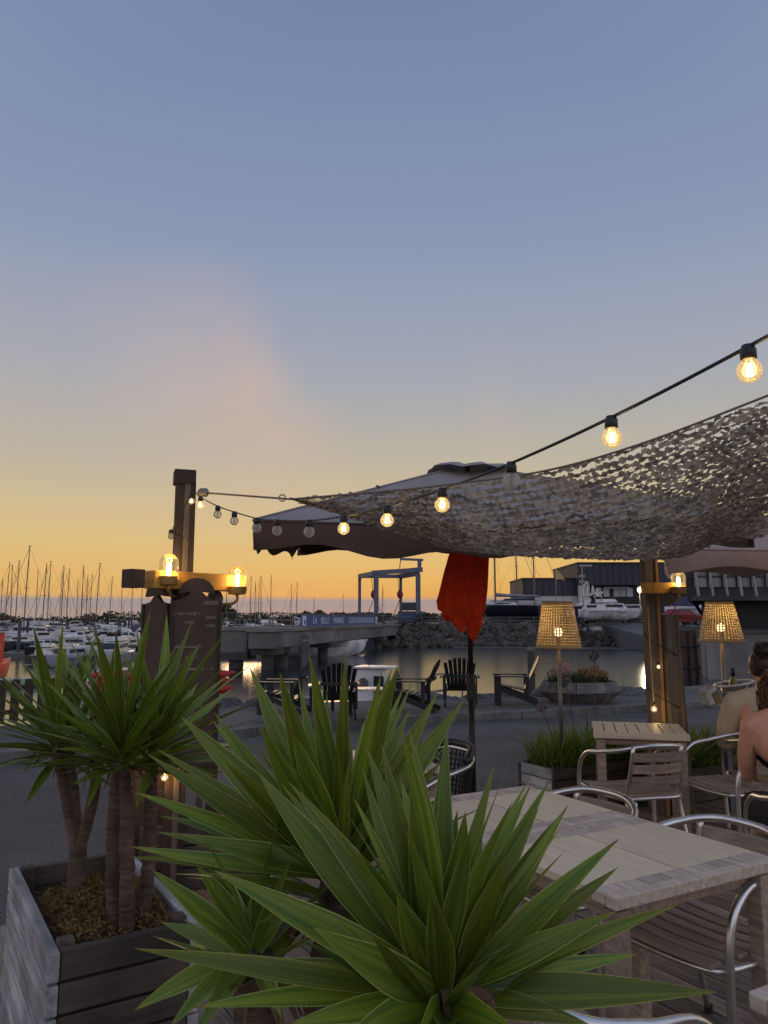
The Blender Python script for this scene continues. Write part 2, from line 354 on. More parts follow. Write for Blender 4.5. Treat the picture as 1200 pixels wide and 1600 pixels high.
# raised pavement beyond the kerb, its quay face going down into the water
K1 = offs(KERB, .14); K2 = offs(KERB, 2.7); K3 = offs(KERB, 5.2)
mb = MB(); n_ = len(KERB)
mb.add([(x, y, PZ) for x, y in K1] + [(x, y, PZ) for x, y in K2] + [(x, y, -2.4) for x, y in K3],
       [(i, i + 1, n_ + i + 1, n_ + i) for i in range(n_ - 1)] + [(n_ + i, n_ + i + 1, 2 * n_ + i + 1, 2 * n_ + i) for i in range(n_ - 1)])
struct(part('pavement', mb, pave_m))
kerb = struct(part('kerb', MB().box((0, 0, -3), (.01, .01, .01)), kerb_m))
ks = MB().box((0, 0, 0), (.985, .15, .26)).mesh('kerb_stone', kerb_m)
def along(pts, step):
    o = []; carry = 0
    for a, b in zip(pts[:-1], pts[1:]):
        a = Vector(a); b = Vector(b); ln = (b - a).length; t = carry
        while t < ln: o.append((a + (b - a) * (t / ln), math.atan2(b.y - a.y, b.x - a.x))); t += step
        carry = t - ln
    return o
for p, a in along(offs(KERB, .07)[1:], 1.0):
    part('kerb_stone', ks, None, kerb, M=Matrix.Translation((p.x, p.y, PZ - .12)) @ Matrix.Rotation(a, 4, 'Z'), bevel=.012)
# terrace deck: boards along u
deck = struct(part('deck', MB().box((0, 0, 0), (12.6, 9.5, .02), Matrix.Rotation(A31, 3, 'Z')), black_metal, loc=AB(.8, -.3, -.05)))
pl_me = MB().box((0, 0, 0), (9.4, .118, .026)).mesh('plank', deck_m)
for i in range(100):
    a = -5.4 + i * .124
    p = AB(a, -.3, -.0135 + R.uniform(-.0015, .0015))
    part('plank', pl_me, None, deck, M=Matrix.Translation(p - deck.location) @ Matrix.Rotation(A31 + math.pi / 2, 4, 'Z'), bevel=.004)

# ---- far shore
land = MB(); land.add([(-900, 330, -.9), (60, 330, -.9), (900, 300, -.9), (2500, 2500, -.9), (-2500, 2500, -.9)], [(0, 1, 2, 3, 4)])
for a, b in (((-900, 330), (60, 330)), ((60, 330), (900, 300))): land.add([(*a, -.9), (*b, -.9), (*b, -2.2), (*a, -2.2)], [(0, 1, 2, 3)])
struct(part('far_shore', land, pm('shore_earth', rgb(70, 66, 58), .95, var=.3, scale=.05, bump=0)))
far_leaf = pm('far_foliage', rgb(52, 56, 44), .9, var=.4, scale=.4, bump=0, rand=.2, col2=rgb(74, 74, 58))
def foliage(mb, c, r, n, leaf, rng):
    for k in range(n):
        d = Vector((rng.gauss(0, 1), rng.gauss(0, 1), rng.gauss(0, 1))).normalized() * (rng.random() ** .4)
        p = Vector(c) + Vector((d.x * r[0], d.y * r[1], d.z * r[2])); e1 = Vector((rng.gauss(0, 1), rng.gauss(0, 1), rng.gauss(0, 1))).normalized(); e2 = e1.orthogonal(); s = leaf * rng.uniform(.5, 1.2)
        mb.add([p - e1 * s, p + e2 * s * .7, p + e1 * s, p - e2 * s * .7], [(0, 1, 2, 3)])
fw = MB(); rr = random.Random(5)
x = -260.0
while x < 330:
    h = max(2.2, 3.2 + 2.6 * noise.noise(Vector((x * .03, 3, 0))) + rr.uniform(-.8, 1.6)); w = rr.uniform(4, 9)
    foliage(fw, (x, rr.uniform(338, 360), -.9 + h * .55), (w, w, h * .62), 240, .55, rr); foliage(fw, (x, 336, -.3), (w, 4, 1.2), 90, .6, rr); x += w * .62
tag(part('far_wood', fw, far_leaf), 'low dark belt of trees along the far shore behind the marina', 'woodland', kind='stuff')

# ---- trees one can tell apart behind the pier and lift
def tree(px, py_top, d, w, label, base=-.9):
    top = at(px, py_top, d); h = top.z - base; t = thing('shore_tree', label, 'tree', (top.x, d, base), 0, 'trees behind the travel lift and pier')
    part('trunk', MB().tube([(0, 0, 0), (.05, 0, h * .4), (0, .1, h * .7)], [.25, .18, .07], 6), pm('bark', rgb(60, 52, 44), .9), t)
    c = MB(); q = random.Random(int(px))
    for k in range(9):
        foliage(c, (q.uniform(-.6, .6) * w, q.uniform(-.5, .5) * w, h * q.uniform(.42, .84)), (w * .42, w * .42, h * .17), 120, .5, q)
    part('crown', c, far_leaf, t)
tree(345, 944, 230, 5, 'tall dark tree showing beside the wall lamp on its bent arm')
tree(487, 953, 200, 4, 'rounded tree rising behind the blue banner')
tree(590, 957, 180, 4.5, 'low bushy tree behind the travel lift hook blocks')
tree(675, 957, 170, 4.5, 'bushy tree right of the travel lift, behind the red cloth')
tree(545, 957, 190, 5.5, 'broad low tree left of the travel lift legs')
tree(1078, 884, 150, 7, 'dark tree behind the slanted window building', .9)
tree(1098, 880, 160, 7, 'dark leafy tree beside the building under the taupe parasol', .9)

# ---- boatyard quay, slipway, rock slope
BY = .95
mb = MB(); Q = [(.5, 97), (27.5, 97), (27.5, 110), (46, 110), (46, 50), (60, 47), (200, 47), (200, 320), (-6, 320), (-6, 97)]
mb.add([(x, y, BY) for x, y in Q], [tuple(range(len(Q)))])
struct(part('boatyard_ground', mb, pm('yard_ground', rgb(96, 94, 94), .9, var=.2, scale=.6, bump=.1, grime=.1)))
mb = MB(); mb.add([(-6, 97, BY + .0), (.5, 97, BY), (27.5, 97, BY), (29.5, 91, -2.3), (.5, 91, -2.3), (-6, 91, -2.3)], [(0, 1, 4, 5), (1, 2, 3, 4)])
struct(part('quay_bank', mb, conc_dark))
mb = MB(); mb.add([(27.5, 110, BY + .004), (46, 110, BY + .004), (46, 97, BY + .004), (27.5, 97, BY + .004), (46, 60, -2.3), (29.5, 60, -2.3), (27.5, 97, -2.4), (29.5, 60, -2.6)], [(0, 3, 2, 1), (3, 5, 4, 2), (3, 6, 7, 5)])
struct(part('slipway', mb, pm('slip_concrete', rgb(104, 104, 108), .8, var=.2, scale=1, bump=.2, grime=.15)))
rev = thing('rock_revetment', 'bank of grey armour rocks below the boatyard quay', 'rocks', (14, 94, WZ))
def rock_mesh(seed, mat, n=2):
    bm = bmesh.new(); bmesh.ops.create_icosphere(bm, subdivisions=n, radius=1); q = Vector((seed * 3.1, seed * 1.7, 0))
    for v in bm.verts:
        d = v.co.normalized(); k = 1 + .55 * noise.noise(d * 1.3 + q) + .2 * noise.noise(d * 3 + q); v.co = d * k; v.co.z *= .75
    me = bpy.data.meshes.new('rock'); bm.to_mesh(me); bm.free(); me.materials.append(mat); return me
rm = [rock_mesh(i, rock_m, 1) for i in range(7)]
q = random.Random(3); cnt = 0
for row in range(6):
    for i in range(46):
        x = .2 + i * .62 + q.uniform(-.2, .2); t = (row + q.uniform(0, .8)) / 6; y = 96.6 - t * 5.2; z = BY - .1 - t * 2.7
        s = q.uniform(.38, .72)
        part('rock', rm[q.randrange(7)], None, rev, M=Matrix.Translation(Vector((x, y, z)) - Vector((14, 94, WZ))) @ Matrix.Rotation(q.uniform(0, 6), 4, Vector((q.random(), q.random(), q.random())).normalized()) @ Matrix.Diagonal((s * 1.25, s, s, 1)))
# low muddy shelf at the foot of the rocks
struct(part('foreshore', MB().poly([(8, 87), (31, 84), (31, 92), (8, 92)], -2.3, -1.72), pm('mud', rgb(70, 68, 66), .7, var=.3, scale=.6, bump=.4, dist=.1)))
# yard fence
fn = thing('yard_fence', 'low post and rail fence on the quay edge above the rocks', 'fence', (14, 96.8, BY))
for i in range(10):
    part('post', MB().box((0, 0, .45), (.09, .09, .9)), galv, fn, loc=(-13 + i * 3, 0, 0))
for z in (.45, .85): part('rail', MB().box((.5, -.06, z), (27, .04, .06)), galv, fn)

# ---- concrete pier with two arms
def pier(name, label, a, b, w, ztop, dep, piles, pw):
    a = Vector((*a, 0)); b = Vector((*b, 0)); d = (b - a); L_ = d.length; rz = math.atan2(d.y, d.x)
    t = thing(name, label, 'pier', (a.x, a.y, WZ), rz, 'concrete piers of the boat lift')
    h = ztop - WZ
    part('deck_slab', MB().box((L_ / 2, 0, h - .12), (L_ + .3, w + .3, .24)), conc, t)
    part('beam', MB().box((L_ / 2, 0, h - .26 - dep / 2), (L_, w, dep)), conc, t)
    for s in piles:
        part('pile', MB().lathe([(pw, -1.6), (pw, h - .25 - dep)], 10), conc_dark, t, loc=(s * L_, 0, 0))
        part('pile_cap', MB().box((0, 0, h - .25 - dep - .2), (pw * 4, w * 1.1, .5)), conc_dark, t, loc=(s * L_, 0, 0))
    return t, L_, h
p1, L1, h1 = pier('concrete_pier', 'long concrete pier carrying the blue banner out to the boat lift', (-8.0, 49.5), (1.6, 98), 1.6, .95, 1.05, (.03, .09, .3, .52, .76), .42)
p2, L2, h2 = pier('concrete_pier', 'blunt concrete pier arm beside the chalkboard without a banner', (-10.3, 52), (-4.0, 98), 2.0, 1.0, 1.5, (.02, .2, .45, .7), .5)
for t, L_, h, y, s0 in ((p1, L1, h1, -.72, 0), (p2, L2, h2, .9, 0)):
    for i in range(13):
        part('railing_post', MB().box((0, 0, h + .5), (.06, .06, 1.0)), galv, t, loc=(.3 + i * (L_ - .6) / 12 + s0, y, 0))
    for z in (.5, .98): part('railing', MB().box((L_ / 2, y, h + z), (L_, .05, .05)), galv, t)
# banner along the pier rail
bn_me = MB().box((0, 0, 0), (27.6, .05, .86))
d1 = Vector((1.6 + 8.0, 98 - 49.5, 0)); L1v = d1.normalized(); rz1 = math.atan2(d1.y, d1.x)
side = Vector((L1v.y, -L1v.x, 0))
bc = Vector((-8.0, 49.5, 0)) + L1v * (L1 * .40) + side * .82 + Vector((0, 0, .95 + .46))
bt = thing('banner', 'long blue banner with white lettering tied along the pier railing', 'banner', bc, rz1)
part('sheet', bn_me, pm('banner_blue', rgb(70, 92, 138), .7, var=.12, scale=1, bump=0, rand=0), bt)
def text(name, s, mat, parent, M, size=1, sx=1, ext=.004, align='CENTER'):
    c = bpy.data.curves.new(name, 'FONT'); c.body = s; c.size = size; c.align_x = align; c.align_y = 'CENTER'; c.extrude = ext
    o = bpy.data.objects.new(name, c); COL.objects.link(o); dg = bpy.context.evaluated_depsgraph_get(); me = bpy.data.meshes.new_from_object(o.evaluated_get(dg))
    bpy.data.objects.remove(o); me.materials.clear(); me.materials.append(mat); me.name = name
    return part(name, me, None, parent, M=M @ Matrix.Diagonal((sx, 1, 1, 1)))
wt = pm('banner_white', rgb(205, 210, 222), .7, var=.05, scale=3, bump=0)
MT = Matrix.Translation((0, -.032, 0)) @ Matrix.Rotation(math.pi / 2, 4, 'X')
for w_, x_ in (('LA', -10.2), ('BELLE', -7.3), ('MARINE.', -2.9), ('LOCATION', 3.2), ('DE', 6.55), ('BATEAUX', 9.6)): text('lettering', w_, wt, bt, MT @ Matrix.Translation((x_, -.01, 0)), .72, 1.35)
for sx, pts in ((-13.0, 1), (13.0, 1)):
    part('emblem', MB().box((0, 0, 0), (.9, .012, .72)), wt, bt, loc=(sx, -.034, 0))
    part('emblem_letter', MB().box((0, 0, 0), (.34, .012, .34)), MATS['banner_blue'], bt, loc=(sx + .1, -.044, -.1))
# timber mooring piles near the pier and harbour
for px, pyt, pyb, d, w, lab in ((477, 993, 1042, 50, .5, 'single dark pile standing in front of the pier beam'), (829, 1000, 1048, 30, .28, 'lone dark mooring pile beside the perforated lamp shade')):
    a = at(px, pyt, d); t = thing('mooring_pile', lab, 'pile', (a.x, d, WZ - 1.2), 0)
    part('shaft', MB().lathe([(w / 2, 0), (w / 2, a.z - WZ + 1.2), (w * .3, a.z - WZ + 1.25)], 10), conc_dark, t)
    part('band', MB().lathe([(w * .54, a.z - WZ + .8), (w * .54, a.z - WZ + .95)], 10), galv, t)

# ---- travel lift
tl = thing('travel_lift', 'blue grey gantry boat hoist standing on the quay', 'boat hoist', (1.0, 100, BY), 0)
def TL(px, py, d): return at(px, py, d) - Vector((1.0, 100, BY))
legs = [(562, 104, .4), (588, 97, .6), (626, 104, .4), (653, 97, .62)]
tops = []
for px, d, w in legs:
    tp = TL(px, 899, d); h = TL(600, 899, 100).z; tops.append(Vector((tp.x, tp.y, h)))
    part('leg', MB().box((tp.x, tp.y, h / 2 + .4), (w * 1.0, w, h - .8)), lift_m, tl)
    wl = part('wheel', MB().lathe([(.01, -.25), (.6, -.25), (.62, 0), (.6, .25), (.01, .25)], 16, (0, 0, 0), Matrix.Rotation(math.pi / 2, 3, 'Y')), black_metal, tl, loc=(tp.x, tp.y - .6, .62))
    part('wheel_hub', MB().lathe([(.01, -.3), (.25, -.3), (.25, .3), (.01, .3)], 10, (0, 0, 0), Matrix.Rotation(math.pi / 2, 3, 'Y')), lift_m, wl)
def beam(a, b, w, h, nm='beam', m=None): part(nm, MB().bar(a, b, w, h), m or lift_m, tl)
up = Vector((0, 0, .1))
beam(tops[0] + up, tops[1] + up, .5, .6); beam(tops[2] + up, tops[3] + up, .5, .6); beam(tops[0] + up + Vector((0, 0, .02)), tops[2] + up, .42, .5)
beam(tops[1] + Vector((-.6, 0, .15)), tops[3] + Vector((.6, 0, .55)), .6, .55); beam(tops[2] + Vector((-.6, -2, .6)), tops[3] + Vector((.3, 0, .6)), .8, .5)
beam((tops[0] + tops[1]) / 2 + Vector((0, 0, -5.6)), (tops[2] + tops[3]) / 2 + Vector((0, 0, -5.6)), .05, .05)
ta = tops[3] + Vector((.2, 0, .3)); beam(ta, ta + Vector((0, 0, 1.5)), .5, .5, 'jib_post'); beam(ta + Vector((.5, 0, 1.5)), ta + Vector((-2.5, 0, 1.62)), .25, .3, 'jib'); beam(ta + Vector((-2.4, 0, 1.6)), ta + Vector((-2.55, 0, .4)), .12, .12, 'jib_hook')
for px, d in ((584, 100), (625, 99.5)):
    hb = TL(px, 929, d)
    hk = part('hook_block', MB().lathe([(.05, -.6), (.35, -.3), (.42, .1), (.25, .5), (.08, .6)], 10), pm('hook_red', rgb(120, 44, 50), .6), tl, loc=hb)
    for s in (-.35, 0, .35): part('cable', MB().tube([hb + Vector((s * .4, 0, .5)), Vector((hb.x + s, hb.y, 6.7))], .035, 5), black_metal, tl)
    part('sling', MB().tube([hb - Vector((0, 0, .5)), hb + Vector((1.4, .5, -3.0))], .05, 5), galv, tl); part('sling', MB().tube([hb - Vector((0, 0, .5)), hb + Vector((-.9, .5, -2.9))], .05, 5), galv, tl)
for px, w, h, d in ((641, 3.2, 1.5, 98), (579, 1.6, 1.3, 99)):
    p_ = TL(px, 955, d); part('machine_box', MB().box((p_.x, p_.y, h / 2 + .1), (w, 1.6, h)), pm('machine_blue', rgb(70, 86, 118), .6), tl, bevel=.08)
part('engine_cowl', MB().box((0, 0, .6), (2.2, 1.3, 1.0)), pm('cowl_dark', rgb(60, 60, 70), .6), tl, loc=TL(640, 950, 97.5) * 1.0 - Vector((0, 0, .4)), bevel=.15)

# ================================================================== BOATS
def hull_mb(L, B, H, bow=.35, sheer=.25, tr=.8):
    mb = MB(); N = 10; rows = []
    for i in range(N + 1):
        t = i / N; x = -L / 2 + L * t
        w = B / 2 * (tr + (1 - tr) * min(1, t * 3)) if t < .33 else B / 2 * max(.01, (1 - ((t - .33) / .67) ** 2.2))
        zt = H * (1 + sheer * (t - .2) ** 2 * (1 if t > .2 else .3)); kz = -.25 * H + (.85 * H * ((t - .75) / .25) ** 2 if t > .75 else 0)
        x2 = x + bow * H * (t ** 4)
        rows.append([(x2, 0, zt + .04), (x2, w * .96, zt), (x2, w, zt - .08 * H), (x + bow * H * .5 * t ** 4, w * .86, zt * .35), (x, w * .5, kz * .3), (x, 0, kz), (x, -w * .5, kz * .3), (x + bow * H * .5 * t ** 4, -w * .86, zt * .35), (x2, -w, zt - .08 * H), (x2, -w * .96, zt)])
    M_ = 10; vs = [p for r in rows for p in r]; fs = []
    for i in range(N):
        for k in range(M_):
            m = (k + 1) % M_; fs.append((i * M_ + k, i * M_ + m, (i + 1) * M_ + m, (i + 1) * M_ + k))
    fs.append(tuple(range(M_))); fs.append(tuple(reversed(range(N * M_, N * M_ + M_))))
    return mb.add(vs, fs)
def cabin_mb(x0, x1, z0, h, w0, w1, rake=.5):
    mb = MB(); vs = [(x0, -w0, z0), (x1, -w1, z0), (x1, w1, z0), (x0, w0, z0), (x0 + rake * .3 * h, -w0 * .82, z0 + h), (x1 - rake * 1.6 * h, -w1 * .8, z0 + h), (x1 - rake * 1.6 * h, w1 * .8, z0 + h), (x0 + rake * .3 * h, w0 * .82, z0 + h)]
    return mb.add(vs, [(3, 2, 1, 0), (4, 5, 6, 7), (0, 1, 5, 4), (1, 2, 6, 5), (2, 3, 7, 6), (3, 0, 4, 7)])
def sailboat(label, L=9.5, hm=None, mh=12.0, cover=None, group='sailing yachts in the marina'):
    t = thing('sailing_yacht', label, 'sailboat', (0, 0, 0), 0, group); H = L * .115; B = L * .31
    part('hull', hull_mb(L, B, H), hm or hullw, t, True, auto=40)
    c = part('cabin', cabin_mb(-L * .08, L * .24, H * .98, .42, B * .3, B * .16, .8), hullw, t, bevel=.06)
    for s in (-1, 1): part('window', MB().box((L * .05, s * B * .235, H + .25), (L * .16, .05, .14)), boatglass, c)
    m = part('mast', MB().tube([(L * .1, 0, H), (L * .1, 0, H + mh * .5), (L * .09, 0, H + mh)], [.085, .08, .055], 6), mast_m, t)
    part('spreader', MB().box((L * .1, 0, H + mh * .55), (.06, 1.5, .05)), mast_m, m)
    part('masthead', MB().box((L * .09, 0, H + mh + .06), (.3, .12, .12)), mast_m, m)
    part('boom', MB().tube([(L * .09, 0, H + 1.1), (-L * .32, 0, H + 1.05)], .07, 6), mast_m, t)
    part('sail_cover', MB().tube([(L * .1, 0, H + 1.35), (0, 0, H + 1.25), (-L * .3, 0, H + 1.15)], [.2, .17, .1], 8), cover or canvas_b, t, True)
    part('forestay', MB().tube([(L * .52, 0, H + .1), (L * .095, 0, H + mh * .98)], [.03, .025], 5), mast_m, t)
    part('backstay', MB().tube([(-L * .48, 0, H), (L * .09, 0, H + mh * .99)], .013, 4), mast_m, t)
    for s in (-1, 1): part('shroud', MB().tube([(L * .08, s * B * .46, H), (L * .1, s * .72, H + mh * .55), (L * .09, 0, H + mh * .95)], .011, 4), mast_m, t)
    part('guard_rail', MB().tube(spline([(-L * .45, B * .38, H + .55), (0, B * .47, H + .6), (L * .5, 0, H + .75), (0, -B * .47, H + .6), (-L * .45, -B * .38, H + .55)], 4), .02, 4), galv, t)
    return t
def motorboat(label, L=9.0, hm=None, fly=True, group='motor cruisers in the marina', canv=None):
    t = thing('motor_cruiser', label, 'motorboat', (0, 0, 0), 0, group); H = L * .15; B = L * .34
    h = part('hull', hull_mb(L, B, H, .7, .35, .9), hm or hullw, t, True, auto=40)
    part('rub_rail', MB().box((-L * .12, 0, H * .8), (L * .72, B * 1.0, .07)), hullg, h)
    c = part('cabin', cabin_mb(-L * .22, L * .3, H * .96, L * .12, B * .42, B * .3, .55), hullw, t, bevel=.08)
    for s in (-1, 1): part('window', MB().bar((-L * .16, s * B * .4, H + L * .07), (L * .17, s * B * .335, H + L * .07), .03, L * .045), boatglass, c)
    part('windscreen', MB().add([(L * .262, -B * .26, H + L * .03), (L * .262, B * .26, H + L * .03), (L * .215, B * .25, H + L * .1), (L * .215, -B * .25, H + L * .1)], [(0, 1, 2, 3)]), boatglass, c, loc=(.05, 0, .02))
    if fly:
        f = part('flybridge', cabin_mb(-L * .24, L * .1, H + L * .125, L * .06, B * .38, B * .3, .6), hullw, t, bevel=.06)
        part('flybridge_screen', MB().box((L * .05, 0, H + L * .2), (.05, B * .5, L * .04)), boatglass, f)
        part('radar_arch', MB().tube(spline([(-L * .22, -B * .36, H + L * .16), (-L * .26, -B * .3, H + L * .27), (-L * .26, B * .3, H + L * .27), (-L * .22, B * .36, H + L * .16)], 4), .07, 6), hullw, f)
    else:
        part('canvas_top', cabin_mb(-L * .42, -L * .15, H * 1.0, L * .13, B * .4, B * .42, .15), canv or canvas_b, t, bevel=.08)
    part('bow_rail', MB().tube(spline([(L * .1, B * .46, H + .55), (L * .38, B * .3, H + .75), (L * .56, 0, H + .85), (L * .38, -B * .3, H + .75), (L * .1, -B * .46, H + .55)], 4), .022, 4), galv, t)
    part('swim_step', MB().box((-L * .53, 0, .2), (L * .08, B * .8, .08)), hullg, t)
    return t
sbs = [sailboat('white hulled sailing yacht with blue boom cover and bare mast in marina', 9.5, hullw, 12, canvas_b),
       sailboat('navy hulled sailing yacht with pale boom cover in marina', 10.5, hulln, 13, hullg),
       sailboat('grey hulled sailing yacht with slender mast in marina', 8.5, hullg, 11, hullw)]
mbs = [motorboat('white motor cruiser with flybridge and radar arch moored in marina', 10, hullw, True),
       motorboat('white motorboat with dark blue canvas cockpit cover in marina', 7.5, hullw, False),
       motorboat('grey hulled motorboat with white canvas cockpit cover in marina', 8.5, hullg, False, canv=hullw),
       motorboat('navy hulled motor cruiser with white flybridge moored in marina', 9, hulln, True)]
used = set()
def put(proto, loc, rz, sc_=1.0, label=None, sz=1.0):
    if proto.name not in used and label is None:
        used.add(proto.name); proto.location = loc; proto.rotation_euler = (0, 0, rz); proto.scale = (sc_, sc_, sc_ * sz); return proto
    return dup(proto, loc, rz, label, (sc_, sc_, sc_ * sz))
q = random.Random(21)
# masts seen against the sunset: (px of mast, py of masthead, distance)
MAST = [(46, 854, 92), (15, 880, 150), (22, 884, 170), (31, 877, 118), (60, 892, 160), (72, 882, 125), (80, 878, 140), (97, 894, 190), (100, 885, 150), (109, 890, 120), (123, 907, 180), (131, 885, 135), (138, 899, 165), (144, 898, 190),
        (154, 881, 130), (174, 902, 150), (191, 918, 190), (5, 905, 180), (208, 908, 150), (222, 900, 170), (393, 902, 150), (399, 909, 180), (405, 908, 165), (409, 901, 140), (424, 899, 135), (455, 914, 170), (464, 911, 150), (491, 933, 200), (537, 929, 210), (598, 915, 170), (355, 905, 160), (372, 912, 180)]
for i, (px, py, d) in enumerate(MAST):
    k = i % 3; p = at(px, py, d); L_ = (9.5, 10.5, 8.5)[k]; H = L_ * .115; full = (12, 13, 11)[k] + H
    h = p.z - WZ; s = max(.75, min(1.25, h / full)); rz = q.choice([0, math.pi]) + q.uniform(-.25, .25) if q.random() < .55 else q.choice([math.pi / 2, -math.pi / 2]) + q.uniform(-.2, .2)
    off = Matrix.Rotation(rz, 3, 'Z') @ Vector((L_ * .095 * s, 0, 0))
    b_ = put(sbs[k], (p.x - off.x, d - off.y, WZ), rz, s, None, h / (full * s))
    b_.rotation_euler = (0, math.radians(q.uniform(-1.2, 1.2)), rz)
occ = []
for d in (57, 66, 77, 90, 104, 120, 138, 158, 182, 210):
    x = -.53 * d
    while x < -.2 * d:
        k = q.choice([0, 0, 1, 1, 2, 3]); s = q.uniform(.8, 1.12) * (.62 if d < 100 else .85); px = 600 + 1180 * x / d
        if d < 62 and not (60 < px < 200): x += 2.5; continue
        rz = (0 if q.random() < .5 else math.pi) + q.uniform(-.3, .3) if q.random() < .6 else math.pi / 2 * q.choice([-1, 1]) + q.uniform(-.2, .2)
        put(mbs[k], (x, d + q.uniform(-2, 2), WZ), rz, s)
        x += (8.5 if abs(math.cos(rz)) > .7 else 4.2) * s * q.uniform(.95, 1.2)
for d, xs in ((150, (-22, -12, -4)), (175, (-30, -18, -9, 0))):
    for x in xs: put(mbs[q.choice([0, 1, 3])], (x, d, WZ), q.uniform(-.3, .3), q.uniform(.8, 1))
# finger pontoons
for i, d in enumerate((72, 98, 130, 170)):
    t = thing('pontoon', 'long low grey floating pontoon between rows of moored boats', 'pontoon', (-.38 * d, d - 6.5, WZ), 0, 'floating pontoons in the marina')
    for k in range(7): part('float', MB().box((0, 0, .25), (.072 * d, 1.6, .5)), conc, t, loc=((k - 3) * .075 * d, 0, 0))
    for k in range(4): part('pile', MB().lathe([(.16, -1), (.16, 3.2)], 8), conc_dark, t, loc=((k - 1.5) * .12 * d, .95, 0))
# white boat under the pier, lit by the low sky
put(mbs[0], (-6.0, 70, WZ), .4, .8, 'white motor cruiser seen beneath the pier beam')
# little cabin boat behind the garden chairs
cb = thing('cabin_boat', 'small white cabin boat with oval side window behind the black garden chairs', 'motorboat', Vector((at(590, 1062, 21).x, 21, WZ)), math.radians(-12))
cb.scale = (.8, .8, .94)
part('hull', hull_mb(4.6, 1.9, .95, .5, .3, .9), hullw, cb, True, auto=40)
cz = at(590, 1036, 21).z - WZ
cab = part('cabin', cabin_mb(-.75, .75, .8, cz - .8, .62, .55, .22), hullw, cb, bevel=.05)
part('roof', MB().box((-.05, 0, cz + .02), (1.35, 1.15, .06)), hullw, cab, bevel=.03)
part('oval_window', MB().lathe([(.001, 0), (.17, 0), (.17, .03), (.001, .03)], 18, (0, 0, 0), Matrix.Rotation(math.pi / 2, 3, 'X'), (1, 1)), boatglass, cab, loc=(-.36, -.6, cz - .42)).rotation_euler = (math.radians(-8), 0, 0)
part('door_window', MB().box((.16, -.575, cz - .45), (.34, .03, .5)), boatglass, cab).rotation_euler = (math.radians(0), 0, 0)
part('windscreen', MB().add([(.72, -.45, cz - .55), (.72, .45, cz - .55), (.58, .42, cz - .1), (.58, -.42, cz - .1)], [(0, 1, 2, 3)]), boatglass, cab, loc=(.06, 0, 0))
part('whip_aerial', MB().tube([(-.3, 0, cz), (-.42, 0, cz + .9)], .015, 5), black_metal, cb)
part('rail', MB().tube(spline([(.8, .7, 1.3), (2.1, .3, 1.5), (2.5, 0, 1.55), (2.1, -.3, 1.5), (.8, -.7, 1.3)], 4), .018, 5), galv, cb)
# open boat with a hooped frame and engine
p_ = at(688, 1075, 21)
ob = thing('open_boat', 'small open boat with metal hoop frame and outboard engine', 'boat', (p_.x, 21, WZ), .1)
part('hull', hull_mb(3.6, 1.5, .9, .4, .2, .9), hullg, ob, True, auto=40)
part('hoop', MB().tube(spline([(-.45, -.5, .8), (-.45, -.5, 1.75), (.45, -.5, 1.75), (.45, -.5, .8)], 5), .02, 6), galv, ob)
part('console', MB().box((0, 0, 1.05), (.5, .6, .5)), hullw, ob, bevel=.05); part('outboard', MB().box((-1.85, 0, .95), (.35, .4, .6)), black_plastic, ob, bevel=.08)
# red kayaks on a rack
p_ = at(252, 1075, 16.5)
rk = thing('kayak_rack', 'dark timber rack under the red kayaks by the water', 'rack', (p_.x, 16.5, -.55), .2)
for x in (-.9, .9):
    for y in (-.3, .3): part('leg', MB().box((x, y, .2), (.08, .08, .6)), dark_wood, rk)
    part('crossbar', MB().box((x, 0, .46), (.08, .8, .06)), dark_wood, rk)
for k in range(3):
    kt = thing('kayak', ('red kayak at the bottom of the stack', 'red kayak in the middle of the stack', 'red kayak on top of the stack')[k] + ' beside the chalkboard', 'kayak', (p_.x, 16.5, -.06 + k * .16), .2, 'stacked red kayaks')
    mb = MB(); mb.tube([(-1.5, 0, .09), (-1.3, 0, .06), (-.7, 0, .05), (0, 0, .05), (.7, 0, .05), (1.3, 0, .06), (1.55, 0, .1)], [.02, .09, .13, .14, .13, .09, .02], 10); part('hull', mb, red_m, kt, True)
    part('cockpit_rim', MB().tube([(.35 * math.cos(a), .1 * math.sin(a), .19 - .02) for a in [i * math.pi / 8 for i in range(16)]], .012, 5, True), black_plastic, kt)
# orange work boat and a green dinghy at the left
p_ = at(-33, 1035, 40)
wb = thing('work_boat', 'bright orange workboat wheelhouse moored among white boats', 'boat', (p_.x, 40, WZ), math.pi / 2)
part('hull', hull_mb(6, 2.2, 1.0), orange_m, wb, True, auto=40)
c = part('wheelhouse', MB().box((0, 0, 1.75), (1.9, 1.6, 1.7)), orange_m, wb, bevel=.05); part('roof', MB().box((0, 0, 2.64), (2.1, 1.8, .08)), hullw, c)
part('lifebuoy', MB().tube([(.2 + .16 * math.cos(a), -.84, 1.85 + .16 * math.sin(a)) for a in [i * math.pi / 8 for i in range(16)]], .04, 6, True), hullw, c)
part('window', MB().box((.97, 0, 2.1), (.03, 1.2, .5)), boatglass, c)
p_ = gz(26, 1074, WZ)
gd = thing('dinghy', 'small pale green dinghy afloat behind the left yucca', 'dinghy', (p_.x, p_.y, WZ), .3)
part('hull', hull_mb(1.9, .9, .4), pm('green_gelcoat', rgb(140, 178, 156), .4, var=.08, scale=3, bump=0), gd, True, auto=40); part('thwart', MB().box((0, 0, .43), (.2, .75, .04)), slat_wood, gd); part('outboard', MB().box((-1.0, 0, .4), (.2, .2, .4)), black_plastic, gd, bevel=.05)
p_ = at(150, 1040, 30)
wd = put(mbs[1], (p_.x, 33, WZ), 2.9, .62, 'little white motorboat lying nearest the quay behind the yuccas')
